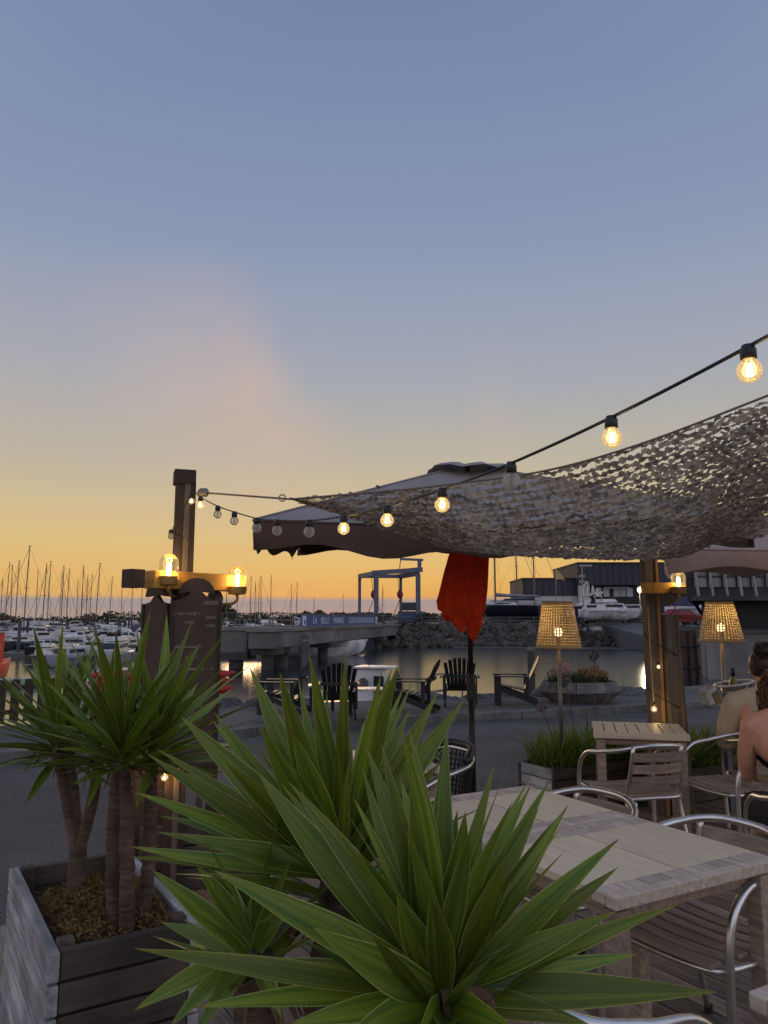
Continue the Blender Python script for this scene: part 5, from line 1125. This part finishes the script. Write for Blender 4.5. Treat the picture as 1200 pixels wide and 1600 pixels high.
# rows of cut cloth wings hung on the mesh, each pair twisted and curled
q = random.Random(17); nm = MB(); cols = []
arc = sum((FF[i + 1] - FF[i]).length for i in range(len(FF) - 1)); NC = int(arc / .039)
WING = [(-1, -.1), (-.82, .42), (-.45, .5), (-.12, .16), (.2, .5), (.62, .55), (.98, .15), (.85, -.38), (.42, -.55), (.1, -.2), (-.3, -.5), (-.75, -.5)]
for i in range(NC):
    s = (i + .5) / NC; wl = (smp(FF, s) - smp(BB, s)).length; nr = max(2, int(wl / .028))
    for j in range(nr + 1):
        if j == nr and i % 2: continue
        ss = min(.999, max(.001, s + ((.5 if j % 2 else 0) + q.uniform(-.14, .14)) / NC)); tt = min(1, max(0, .012 + (j + q.uniform(-.12, .12)) / nr))
        p = netp(ss, tt); ts = netp(min(1, ss + .004), tt) - netp(max(0, ss - .004), tt); tw = netp(ss, min(1, tt + .03)) - netp(ss, max(0, tt - .03))
        if ts.length < 1e-6 or tw.length < 1e-6: continue
        ts.normalize(); tw = (tw - ts * tw.dot(ts)).normalized(); nn = ts.cross(tw)
        ry = Matrix.Rotation(q.uniform(-.45, .45), 3, nn) @ Matrix.Rotation(q.uniform(-.6, .6) * (.3 if j == 0 else 1), 3, ts); e1, e2, e3 = ry @ ts, ry @ tw, ry @ nn
        L_ = .0315 * q.uniform(.8, 1.25); H_ = .029 * q.uniform(.8, 1.2) * (.6 if j == 0 else 1); cu = q.uniform(-.012, .014); fl = q.choice((-1, 1)); tone = q.random()
        vs = [p + e3 * cu] + [p + e1 * x * L_ + e2 * y * H_ * fl + e3 * (q.uniform(-.006, .006) - cu * abs(x)) for x, y in WING]
        nm.add([v - o0 for v in vs], [(0, 1 + k, 1 + (k + 1) % len(WING)) for k in range(len(WING))]); cols += [(tone, 0)] * (len(WING) + 1)
def net_mat():
    m = bpy.data.materials.new('net_cloth'); m.use_nodes = True; nt = m.node_tree; n = nt.nodes; L = nt.links; b = n['Principled BSDF']; b.inputs['Roughness'].default_value = .85
    at_ = n.new('ShaderNodeAttribute'); at_.attribute_name = 'flap'; sep = n.new('ShaderNodeSeparateColor'); L.new(at_.outputs['Color'], sep.inputs[0])
    r = n.new('ShaderNodeValToRGB'); r.color_ramp.interpolation = 'CONSTANT'; L.new(sep.outputs[0], r.inputs[0]); e = r.color_ramp.elements
    for p, c in ((0.0, rgb(190, 174, 156)), (.3, rgb(214, 198, 178)), (.55, rgb(172, 158, 142)), (.72, rgb(202, 188, 170)), (.86, rgb(152, 146, 136))):
        el = e[0] if p == 0 else (e[1] if p == .3 else e.new(p)); el.position = p; el.color = (*c, 1)
    tr = n.new('ShaderNodeBsdfTranslucent'); L.new(r.outputs[0], tr.inputs[0]); L.new(r.outputs[0], b.inputs['Base Color']); mx = n.new('ShaderNodeMixShader'); mx.inputs[0].default_value = .42; L.new(b.outputs[0], mx.inputs[1]); L.new(tr.outputs[0], mx.inputs[2]); L.new(mx.outputs[0], n['Material Output'].inputs[0]); return m
me = nm.mesh('cut_cloth', net_mat(), True); ca = me.color_attributes.new('flap', 'FLOAT_COLOR', 'POINT')
ca.data.foreach_set('color', [v for c in cols for v in (c[0], c[1], 0, 1)])
o = part('cut_cloth', me, None, net); o['kind'] = 'stuff'
sm = MB()
for i in range(0, 46):
    s = .02 + i / 46 * .98; sm.tube([netp(s, t / 14) - o0 for t in range(15)], .0013, 3, caps=False)
for j in range(1, 24): sm.tube([netp(s / 40, j / 24) - o0 for s in range(41)], .0013, 3, caps=False)
o = part('mesh_strings', sm, MATS['rope'], net); o['kind'] = 'stuff'

# ================================================================== YUCCAS
def leaf_mat():
    m = bpy.data.materials.new('yucca_leaf'); m.use_nodes = True; nt = m.node_tree; n = nt.nodes; L = nt.links; b = n['Principled BSDF']
    b.inputs['Roughness'].default_value = .36; b.inputs['Specular IOR Level'].default_value = .4
    uv = n.new('ShaderNodeUVMap'); sep = n.new('ShaderNodeSeparateXYZ'); L.new(uv.outputs[0], sep.inputs[0]); oi = n.new('ShaderNodeObjectInfo')
    def M_(op, a, b_=None, c=None, cl=False):
        k = n.new('ShaderNodeMath'); k.operation = op; k.use_clamp = cl
        for i_, v in enumerate((a, b_, c)):
            if v is None: continue
            if isinstance(v, (int, float)): k.inputs[i_].default_value = v
            else: L.new(v, k.inputs[i_])
        return k.outputs[0]
    def MX(f, a, b_):
        k = n.new('ShaderNodeMix'); k.data_type = 'RGBA'
        if isinstance(f, float): k.inputs[0].default_value = f
        else: L.new(f, k.inputs[0])
        for s, v in ((6, a), (7, b_)):
            if isinstance(v, tuple): k.inputs[s].default_value = (*v, 1)
            else: L.new(v, k.inputs[s])
        return k.outputs[2]
    u, v = sep.outputs[0], sep.outputs[1]
    cmb = n.new('ShaderNodeCombineXYZ'); L.new(M_('MULTIPLY', u, 22.0), cmb.inputs[0]); L.new(M_('MULTIPLY', v, 1.6), cmb.inputs[1]); L.new(M_('MULTIPLY', oi.outputs['Random'], 60.0), cmb.inputs[2])
    nz = n.new('ShaderNodeTexNoise'); nz.inputs['Scale'].default_value = 1.0; nz.inputs['Detail'].default_value = 4; L.new(cmb.outputs[0], nz.inputs[0])
    n2 = n.new('ShaderNodeTexNoise'); n2.inputs['Scale'].default_value = .22; n2.inputs['Detail'].default_value = 2; L.new(cmb.outputs[0], n2.inputs[0])
    g = MX(M_('MULTIPLY_ADD', nz.outputs[0], 1.6, -.3, True), rgb(54, 84, 30), rgb(104, 132, 44))
    g = MX(M_('MULTIPLY_ADD', n2.outputs[0], 2.4, -.85, True), g, rgb(140, 152, 46))
    edge = M_('ABSOLUTE', M_('MULTIPLY_ADD', u, 2.0, -1.0)); g = MX(M_('MULTIPLY', M_('MULTIPLY_ADD', edge, 10.0, -8.9, True), .85), g, rgb(190, 194, 104))
    tipy = M_('MULTIPLY_ADD', v, 6.0, -5.15, True); g = MX(M_('MULTIPLY', tipy, .55), g, rgb(158, 150, 56))
    old = M_('MULTIPLY', M_('GREATER_THAN', oi.outputs['Random'], .72), M_('MULTIPLY_ADD', M_('ADD', v, M_('MULTIPLY', nz.outputs[0], .06)), 16.0, -15.1, True)); g = MX(old, g, rgb(122, 78, 46))
    hs = n.new('ShaderNodeHueSaturation'); L.new(g, hs.inputs['Color']); L.new(M_('MULTIPLY_ADD', oi.outputs['Random'], .6, .64), hs.inputs['Value']); L.new(M_('MULTIPLY_ADD', oi.outputs['Random'], .02, .49), hs.inputs['Hue'])
    L.new(hs.outputs[0], b.inputs['Base Color']); bp = n.new('ShaderNodeBump'); bp.inputs['Strength'].default_value = .25; bp.inputs['Distance'].default_value = .002; L.new(nz.outputs[0], bp.inputs['Height']); L.new(bp.outputs[0], b.inputs['Normal'])
    tr = n.new('ShaderNodeBsdfTranslucent'); L.new(hs.outputs[0], tr.inputs[0]); mx = n.new('ShaderNodeMixShader'); mx.inputs[0].default_value = .22; L.new(b.outputs[0], mx.inputs[1]); L.new(tr.outputs[0], mx.inputs[2]); L.new(mx.outputs[0], n['Material Output'].inputs[0]); return m
LEAF = leaf_mat()
def leaf(parent, base, tip, w, bow=.06, roll=0.0, axis=Vector((0, 0, 1)), fold=.22, q=R, droop=0.0, face=None):
    base = Vector(base); tip = Vector(tip); o = parent.location; d = tip - base; ln = d.length; t0 = d.normalized()
    nrm = axis - t0 * axis.dot(t0)
    if nrm.length < .05: nrm = t0.orthogonal()
    nrm.normalize()
    if face is not None:                      # leaf blade turned towards a chosen side
        f_ = Vector(face); f_ = f_ - t0 * f_.dot(t0)
        if f_.length > .05: nrm = (nrm * .35 + f_.normalized() * .65 * (1 if f_.dot(nrm) > -.2 else -1)).normalized(); nrm = (nrm - t0 * nrm.dot(t0)).normalized()
    nrm = Matrix.Rotation(roll, 3, t0) @ nrm
    ctrl = (base + tip) / 2 + nrm * bow * ln * (1 if bow else 0) + Vector((0, 0, droop * ln)); NS = 9; vs = []; uvs = []
    tw = q.uniform(-.6, .6); ctrl = ctrl + t0.cross(nrm) * q.uniform(-.035, .035) * ln
    for i in range(NS + 1):
        s = i / NS; s_ = s ** .9; p = base * (1 - s_) ** 2 + ctrl * 2 * s_ * (1 - s_) + tip * s_ ** 2; tg = ((ctrl - base) * (1 - s_) + (tip - ctrl) * s_).normalized()
        nn = (nrm - tg * nrm.dot(tg)).normalized(); nn = Matrix.Rotation(tw * (s - .3), 3, tg) @ nn; sd = tg.cross(nn)
        f_ = (.55 + .45 * math.sin(min(1, s / .4) * math.pi / 2)) if s < .4 else max(.012, 1 - ((s - .4) / .6) ** 1.35)
        hw = w * .5 * f_; fo = fold * (1 - .55 * s)
        for k, (c, e) in enumerate(((-1, 1), (-.52, .35), (0, 0), (.52, .35), (1, 1))): vs.append(p + sd * hw * c + nn * hw * fo * e - o); uvs.append(((c + 1) / 2, s))
    fs = [(i * 5 + k, i * 5 + k + 1, i * 5 + 6 + k, i * 5 + 5 + k) for i in range(NS) for k in range(4)]
    mb = MB().add(vs, fs); me = mb.mesh('leaf', LEAF, True); ul_ = me.uv_layers.new(name='UVMap'); ul_.data.foreach_set('uv', [c for l in me.loops for c in uvs[l.vertex_index]])
    return part('leaf', me, None, parent)
def trunk(parent, pts, r0, r1, q):
    P = spline([Vector(p) - parent.location for p in pts], 14); N = len(P); rr_ = [(r0 + (r1 - r0) * i / (N - 1)) * (1 + (.07 if i % 2 else -.04) + q.uniform(-.03, .03)) for i in range(N)]
    o = part('trunk', MB().tube(P, rr_, 12), trunk_m, parent, True)
    return o
def rosette(parent, c, n, ln, w, q, tilt=Vector((0, 0, 1)), lo=-.35, hi=.97):
    c = Vector(c); ga = math.pi * (3 - 5 ** .5)
    for i in range(n):
        k = (i + .5) / n; a = i * ga + q.uniform(-.25, .25); z = lo + (hi - lo) * k ** .8 + q.uniform(-.06, .06); z = max(-.6, min(.985, z)); r = math.sqrt(1 - z * z); d = Vector((r * math.cos(a), r * math.sin(a), z)); d = (d + (tilt - Vector((0, 0, 1))) * .5).normalized()
        l = ln * q.uniform(.8, 1.12) * (1 - .18 * (1 - k)); b = c + Vector((d.x, d.y, 0)) * .025 + Vector((0, 0, .1 * (k - .6)))
        leaf(parent, b, b + d * l - Vector((0, 0, .07 * (1 - k) * l)), w * q.uniform(.8, 1.12), q.uniform(.02, .07), q.uniform(-.3, .3), tilt, .3, q)
def dead(parent, c, n, ln, q):
    dm = pm('dead_leaf', rgb(120, 96, 74), .9, var=.3, scale=12, bump=.2, transl=.15)
    for i in range(n):
        a = q.uniform(0, 6.28); d = Vector((math.cos(a), math.sin(a), 0)); p = Vector(c) - parent.location; l = ln * q.uniform(.5, 1)
        part('dead_leaf', MB().tube([p, p + d * l * .5 - Vector((0, 0, l * .1)), p + d * l * .75 - Vector((0, 0, l * .6))], [.009, .007, .001], 4), dm, parent)
q = random.Random(33)
zs = .52
# left yuccas in the grey planter: trunks rise to separate heads
Y1 = thing('yucca', 'three stemmed yucca at the outer corner of the grey planter', 'yucca', at(119, 1395, 2.62) * Vector((1, 1, 0)) + Vector((0, 0, zs)), 0, 'yuccas')
b0 = Y1.location.copy()
f1 = at(122, 1325, 2.66); trunk(Y1, [b0 - Vector((0, 0, .06)), b0.lerp(f1, .5), f1], .03, .028, q)
for (px, py, d, mx_, my_) in ((90, 1168, 2.72, 102, 1240), (104, 1165, 2.85, 116, 1240), (155, 1180, 2.66, 144, 1255)):
    h_ = at(px, py, d); trunk(Y1, [f1 - Vector((0, 0, .03)), at(mx_, my_, d), h_], .019, .017, q); dead(Y1, h_, 5, .16, q)
rosette(Y1, at(92, 1160, 2.72), 40, .38, .034, q, Vector((-.25, 0, 1)).normalized()); rosette(Y1, at(106, 1155, 2.85), 36, .37, .034, q, lo=.1); rosette(Y1, at(158, 1172, 2.66), 24, .32, .033, q, Vector((.2, -.1, 1)).normalized())
Y2 = thing('yucca', 'yucca with pale ringed double trunk in the grey planter', 'yucca', at(185, 1440, 2.42) * Vector((1, 1, 0)) + Vector((0, 0, zs)), 0, 'yuccas')
b0 = Y2.location.copy(); h_ = at(194, 1195, 2.45); h2 = at(184, 1192, 2.5)
trunk(Y2, [b0 + Vector((-.01, .02, -.05)), at(176, 1330, 2.46), h2], .022, .018, q); trunk(Y2, [b0 + Vector((.03, 0, -.05)), at(199, 1320, 2.42), h_], .024, .018, q); dead(Y2, h_, 6, .16, q)
rosette(Y2, at(190, 1172, 2.46), 56, .41, .037, q, lo=0)
Y3 = thing('yucca', 'yucca with a bent trunk leaning towards the menu boards', 'yucca', at(218, 1425, 2.5) * Vector((1, 1, 0)) + Vector((0, 0, zs)), 0, 'yuccas')
b0 = Y3.location.copy(); h_ = at(238, 1180, 2.56); trunk(Y3, [b0 - Vector((0, 0, .05)), at(232, 1350, 2.52), at(235, 1260, 2.56), h_], .022, .018, q); dead(Y3, h_, 6, .16, q)
rosette(Y3, at(242, 1168, 2.56), 52, .4, .037, q, Vector((.2, 0, 1)).normalized(), lo=-.1)
# the big near yucca: heads A (front), B (behind), C (low left)
YB = thing('yucca', 'huge near yucca with broad green sword leaves in front of the tables', 'yucca', bpc + Vector((0, 0, zs)), 0, 'yuccas')
hA = at(690, 1545, 1.12); hB = at(535, 1370, 1.5); hC = at(395, 1490, 1.42)
trunk(YB, [bpc + Vector((.08, .03, zs - .06)), hA - Vector((0, 0, .15)), hA], .05, .045, q)
trunk(YB, [bpc + Vector((-.05, .08, zs - .06)), hB - Vector((0.02, .08, .35)), hB], .05, .042, q)
trunk(YB, [bpc + Vector((-.16, .0, zs - .06)), hC - Vector((-.02, .04, .2)), hC], .04, .035, q)
LB = [(390, 1042, .06, 478, 1300, 52), (437, 1050, -.05, 505, 1310, 52), (482, 1018, .02, 520, 1310, 46), (466, 1060, .12, 512, 1300, 26), (541, 1014, .05, 530, 1300, 34), (510, 1078, .15, 528, 1300, 26), (622, 1040, -.04, 548, 1280, 58), (600, 1075, .1, 545, 1290, 30), (684, 1082, .08, 560, 1300, 44), (724, 1094, .0, 566, 1310, 50),
      (660, 1150, .12, 560, 1320, 30), (283, 1120, -.05, 500, 1345, 56), (334, 1112, .08, 490, 1330, 34), (230, 1178, .0, 490, 1350, 44), (245, 1170, .1, 480, 1340, 30), (205, 1236, .03, 480, 1350, 36), (330, 1124, .15, 500, 1320, 40), (200, 1322, -.02, 480, 1360, 30), (203, 1340, .04, 470, 1370, 28), (285, 1304, -.1, 500, 1330, 46), (245, 1300, .1, 490, 1350, 34), (420, 1105, .14, 510, 1310, 40), (405, 1130, -.12, 500, 1330, 50),
      (300, 1205, .16, 500, 1330, 40), (350, 1190, -.14, 505, 1350, 46), (690, 1190, -.02, 565, 1340, 40), (705, 1240, .05, 570, 1350, 40), (455, 1140, -.18, 520, 1350, 50), (545, 1190, -.2, 540, 1350, 20), (570, 1120, .2, 545, 1310, 30), (640, 1110, .2, 555, 1310, 34), (250, 1275, .15, 480, 1350, 32)]
TOC = Vector((0, -1, .25))
for tx, ty, dd, bx_, by_, w in LB:
    b = hB.lerp(at(bx_, by_, 1.5), .4) + Vector((0, dd * .1, 0)); leaf(YB, b, at(tx, ty, 1.48 + dd), w * 1.45 / F_PX * .82, q.uniform(.015, .06), q.uniform(-.2, .2), Vector((0, .1, 1)).normalized(), .2, q, face=TOC)
LA = [(403, 1208, .1, 560, 1480, 66), (452, 1222, .02, 640, 1490, 46), (440, 1225, .16, 590, 1470, 40), (566, 1200, .1, 590, 1440, 30), (573, 1168, .2, 620, 1450, 46), (596, 1162, .06, 650, 1480, 44), (646, 1166, .04, 672, 1500, 58), (640, 1280, -.04, 668, 1500, 50), (727, 1268, -.06, 680, 1510, 58), (715, 1265, .08, 690, 1500, 44), (757, 1238, .18, 740, 1480, 30), (860, 1217, .06, 720, 1520, 40), (830, 1226, .16, 730, 1490, 40), (888, 1258, .08, 790, 1510, 40), (842, 1262, .02, 770, 1500, 34),
      (968, 1310, -.02, 800, 1530, 50), (966, 1355, .06, 800, 1540, 42), (962, 1424, -.05, 720, 1545, 46), (1060, 1413, .0, 800, 1560, 34), (1120, 1550, -.1, 690, 1550, 60), (334, 1360, -.06, 650, 1520, 62), (490, 1450, -.2, 680, 1545, 66), (210, 1482, -.1, 560, 1545, 40), (790, 1338, -.1, 770, 1520, 52), (605, 1300, .14, 650, 1490, 46), (520, 1290, .18, 620, 1480, 44), (560, 1330, -.1, 650, 1510, 60), (755, 1330, .16, 720, 1490, 44), (690, 1240, .22, 680, 1480, 40),
      (905, 1480, .1, 740, 1545, 44), (1000, 1490, .15, 760, 1550, 40), (430, 1420, .05, 640, 1530, 50), (380, 1500, .05, 640, 1550, 46), (300, 1575, -.05, 620, 1570, 40), (640, 1640, -.3, 685, 1560, 60), (820, 1620, -.25, 710, 1560, 60), (540, 1620, -.22, 665, 1565, 56), (920, 1600, -.1, 730, 1565, 46), (450, 1600, -.1, 640, 1565, 44), (740, 1640, -.32, 700, 1570, 60), (620, 1400, -.12, 668, 1530, 54)]
for tx, ty, dd, bx_, by_, w in LA:
    b = hA.lerp(at(bx_, by_, 1.14), .32) + Vector((0, dd * .12, 0)); leaf(YB, b, at(tx, ty, 1.14 + dd), w * 1.14 / F_PX * .8, q.uniform(.02, .08), q.uniform(-.2, .2), Vector((0, 0, 1)), .2, q, face=TOC)
LC = [(236, 1358, -.02, 375, 1485, 40), (306, 1350, .05, 385, 1470, 40), (350, 1355, .12, 390, 1470, 36), (208, 1580, -.08, 360, 1500, 36), (262, 1610, -.14, 380, 1510, 36), (300, 1625, -.15, 390, 1515, 36), (410, 1360, .1, 400, 1470, 40), (455, 1380, .02, 410, 1480, 40), (250, 1440, .1, 380, 1490, 30), (480, 1440, .1, 410, 1490, 40), (330, 1560, -.2, 395, 1510, 36), (440, 1590, -.12, 405, 1510, 34), (300, 1475, .16, 390, 1490, 30)]
for tx, ty, dd, bx_, by_, w in LC:
    b = hC.lerp(at(bx_, by_, 1.42), .5); leaf(YB, b, at(tx, ty, 1.42 + dd), w * 1.4 / F_PX * .8, q.uniform(.03, .1), q.uniform(-.3, .3), Vector((0, 0, 1)), .25, q, droop=.06 if ty > 1500 else 0, face=TOC)
rosette(YB, hA, 36, .32, .036, q, lo=.55); rosette(YB, hB, 46, .34, .036, q, lo=.1); rosette(YB, hC, 14, .22, .036, q, lo=.2)
dead(YB, hA + Vector((0, .02, .02)), 8, .2, q); dead(YB, hA - Vector((0, 0, .06)), 14, .2, q); dead(YB, hB - Vector((0, 0, .06)), 12, .2, q); dead(YB, hC - Vector((0, 0, .05)), 10, .16, q)

# ================================================================== PEOPLE
def organic(name, prims, mat, parent=None, vox=.014, smooth=6, cut=None):
    mb = MB()
    for p in prims:
        if p[0] == 'e': mb.ell(p[1], p[2], 20, 14, p[3] if len(p) > 3 else None)
        else: mb.tube(spline(p[1], 5), interp(p[2], len(p[1]), 5), 14); mb.ell(p[1][0], p[2][0], 14, 10); mb.ell(p[1][-1], p[2][-1], 14, 10)
    me = mb.mesh(name, mat, True); o = bpy.data.objects.new(name, me); COL.objects.link(o)
    m = o.modifiers.new('r', 'REMESH'); m.mode = 'VOXEL'; m.voxel_size = vox; m.use_smooth_shade = True
    s = o.modifiers.new('s', 'SMOOTH'); s.factor = .5; s.iterations = smooth
    dg = bpy.context.evaluated_depsgraph_get(); me2 = bpy.data.meshes.new_from_object(o.evaluated_get(dg)); bpy.data.objects.remove(o)
    if cut:
        bm = bmesh.new(); bm.from_mesh(me2); bmesh.ops.delete(bm, geom=[v for v in bm.verts if cut(v.co)], context='VERTS'); bm.to_mesh(me2); bm.free()
    me2.materials.clear(); me2.materials.append(mat); me2.polygons.foreach_set('use_smooth', [True] * len(me2.polygons)); me2.name = name
    return part(name, me2, None, parent)
def interp(w, n, k):
    o = []
    for i in range(n - 1):
        for j in range(k): o.append(w[i] + (w[i + 1] - w[i]) * j / k)
    return o + [w[-1]]
def hand(c, s, fwd):
    c = Vector(c); f_ = Vector(fwd).normalized(); sd = f_.cross(Vector((0, 0, 1))).normalized() * s; pr = [('e', c + f_ * .035, (.04, .042, .018), None)]
    for k, (off, ln) in enumerate(((-.03, .062), (-.01, .072), (.01, .068), (.029, .052))):
        b = c + f_ * .06 + sd * off; pr.append(('t', [b, b + f_ * ln * .5 + Vector((0, 0, .004)), b + f_ * ln - Vector((0, 0, .012))], [.0095, .009, .0075]))
    pr.append(('t', [c + f_ * .01 - sd * .03, c + f_ * .04 - sd * .052, c + f_ * .065 - sd * .055], [.012, .011, .009])); return pr
def seated(loc, rz, label, seat=.45, lean=.1, bow=0.0):
    t = thing('person', label, 'person', loc, rz, None); h = seat
    # faces +Y, seated at z = seat
    body = [('t', [(0, 0, h + .09), (0, .01 + lean * .2, h + .26), (0, lean * .6, h + .42), (0, lean, h + .52)], [.145, .125, .135, .1]),
            ('e', (-.08, 0, h + .07), (.12, .13, .1)), ('e', (.08, 0, h + .07), (.12, .13, .1)),
            ('e', (-.1, lean * .75, h + .44), (.1, .1, .12)), ('e', (.1, lean * .75, h + .44), (.1, .1, .12)),
            ('t', [(-.19, lean, h + .52), (0, lean - .01, h + .57), (.19, lean, h + .52)], [.058, .06, .058]),
            ('t', [(0, lean, h + .55), (0, lean + .03, h + .66)], [.056, .052]),
            ('e', (0, lean + .055, h + .775), (.075, .095, .115)), ('e', (0, lean + .085, h + .72), (.055, .06, .06)), ('e', (0, lean + .155, h + .76), (.014, .02, .022)),
            ('e', (-.076, lean + .05, h + .765), (.012, .022, .03)), ('e', (.076, lean + .05, h + .765), (.012, .022, .03))]
    for s in (-1, 1):
        body += [('t', [(s * .2, lean, h + .51), (s * .215, lean + .06, h + .36), (s * .19, lean + .13, h + .26)], [.056, .048, .04]), ('t', [(s * .19, lean + .13, h + .26), (s * .18, lean + .22, h + .275), (s * .16, lean + .31, h + .31)], [.041, .036, .027]),
                 ('t', [(s * .09, .02, h + .06), (s * .1, .22, h + .075), (s * .1, .42, h + .06)], [.095, .08, .06]), ('t', [(s * .1, .42, h + .06), (s * .1, .44, h - .18), (s * .1, .4, .09)], [.058, .055, .036]), ('t', [(s * .1, .38, .05), (s * .1, .5, .04), (s * .1, .57, .03)], [.042, .038, .03])]
        body += hand((s * .15, lean + .33, h + .315), s, (-s * .35, 1, 0))
        for i in (7, 8, 9, 10, 11): body[i] = ('e', Vector(body[i][1]) + Vector((0, bow * .7, -bow)), body[i][2])
    body[6] = ('t', [(0, lean, h + .55), (0, lean + .03 + bow * .6, h + .66 - bow)], [.056, .052])
    return t, body, h, lean
t1, bd1, h, ln = seated((2.04, 3.78, 0), math.radians(82 - 90), 'woman with curly auburn hair and bare shoulders in a black low backed dress', .455, .12, .1)
organic('body', bd1, skin_m, t1, .013, 5)
dr = [p for p in bd1[:5]]
dr = [('t', [(0, 0, h + .09), (0, .01 + ln * .2, h + .26), (0, ln * .6, h + .42), (0, ln * .9, h + .47)], [.163, .142, .15, .13]), ('e', (-.08, 0, h + .07), (.135, .145, .115)), ('e', (.08, 0, h + .07), (.135, .145, .115)), ('e', (-.1, ln * .75, h + .42), (.112, .114, .12)), ('e', (.1, ln * .75, h + .42), (.112, .114, .12))]
for s in (-1, 1): dr.append(('t', [(s * .09, .02, h + .06), (s * .1, .22, h + .075), (s * .1, .44, h + .05)], [.112, .1, .085]))
organic('dress', dr, dress_m, t1, .008, 8, cut=lambda c: c.z > h + .47 or (c.y < .03 + ln * .5 and c.z > h + .27 + .9 * abs(c.x) * .5))
for s in (-1, 1): part('strap', MB().tube(spline([(s * .13, ln + .12, h + .46), (s * .13, ln + .03, h + .585), (s * .15, ln - .06, h + .5), (s * .17, ln - .06, h + .38)], 5), .006, 6), dress_m, t1, True)
hm = MB(); q = random.Random(9); hc = Vector((0, ln + .12, h + .69))
hm.ell(hc, (.088, .108, .118), 18, 12); 
for k in range(800):
    d = Vector((q.gauss(0, 1), q.gauss(0, 1), q.gauss(0, 1))).normalized()
    if d.y > .45 and d.z < .55: continue
    p = hc + Vector((d.x * .09, d.y * .11, d.z * .12)); drop_ = q.uniform(.05, .17) * (1.2 if d.z < .3 else .7); a0 = q.uniform(0, 6); rr_ = q.uniform(.008, .015)
    hm.tube([p + Vector((d.x, d.y, 0)) * (.03 * math.sin(i / 7 * 2.6)) + Vector((rr_ * math.cos(a0 + i * 1.15), rr_ * math.sin(a0 + i * 1.15), -drop_ * i / 7)) for i in range(8)], .0036, 4)
part('hair', hm, hair_m, t1, True)
for s in (-1, 1): part('eye', MB().ell((s * .032, ln + .212, h + .685), .011, 10, 8), black_plastic, t1)
part('mouth', MB().ell((0, ln + .218, h + .615), (.022, .006, .006), 10, 6), pm('lips', rgb(160, 80, 76), .5), t1)
t2, bd2, h, ln = seated((2.63, 5.3, -.06), math.radians(-14), 'guest with dark hair tied in a bun and a loose beige shirt', .46, .08)
organic('body', bd2, skin_m, t2, .015, 5)
sh_ = [('t', [(0, 0, h + .09), (0, .02, h + .26), (0, ln * .6, h + .42), (0, ln, h + .53)], [.18, .165, .17, .12]), ('t', [(-.2, ln, h + .52), (0, ln - .01, h + .565), (.2, ln, h + .52)], [.078, .08, .078])]
for s in (-1, 1): sh_ += [('t', [(s * .2, ln, h + .51), (s * .245, ln + .04, h + .36), (s * .25, ln + .08, h + .25)], [.08, .075, .07]), ('t', [(s * .25, ln + .08, h + .25), (s * .225, ln + .18, h + .265)], [.07, .06])]
organic('shirt', sh_, shirt_m, t2, .015, 4); tr_ = [('e', (0, 0, h + .06), (.19, .16, .115))]
for s in (-1, 1): tr_ += [('t', [(s * .09, .02, h + .06), (s * .1, .22, h + .075), (s * .1, .42, h + .06)], [.11, .095, .078]), ('t', [(s * .1, .42, h + .06), (s * .1, .44, h - .18), (s * .1, .4, .12)], [.075, .07, .055])]
organic('trousers', tr_, dress_m, t2, .016, 4)
hm = MB(); hc = Vector((0, ln + .045, h + .79)); hm.ell(hc, (.084, .1, .112), 18, 12); hm.ell(hc + Vector((0, -.075, .1)), (.055, .055, .05), 14, 10)
for k in range(120):
    a = q.uniform(0, 6.28); zz = q.uniform(-.9, .9); r_ = math.sqrt(1 - zz * zz); p0 = hc + Vector((0, -.075, .1)) + Vector((r_ * math.cos(a), r_ * math.sin(a), zz)) * .055; d = Vector((-math.sin(a), math.cos(a), q.uniform(-.5, .5))); hm.tube([p0 - d * .025, p0 + Vector((r_ * math.cos(a), r_ * math.sin(a), zz)) * .008, p0 + d * .025], .004, 4)
ho = organic('hair', [('e', hc, (.085, .1, .113)), ('e', hc + Vector((0, -.075, .1)), (.058, .058, .052))], hair2_m, t2, .012, 2, cut=lambda c: c.y > ln + .115 and c.z < h + .85)
part('hair_strands', hm, hair2_m, t2, True)
for s in (-1, 1): part('eye', MB().ell((s * .032, ln + .142, h + .785), .011, 10, 8), black_plastic, t2)
part('mouth', MB().ell((0, ln + .148, h + .715), (.022, .006, .006), 10, 6), MATS['lips'], t2)
part('earring', MB().ell((-.085, ln + .05, h + .73), .009, 10, 8), alu, t2)
gc = dup(AC, (2.63, 5.3, 0), math.radians(-14), 'slat armchair under the guest in the beige shirt')
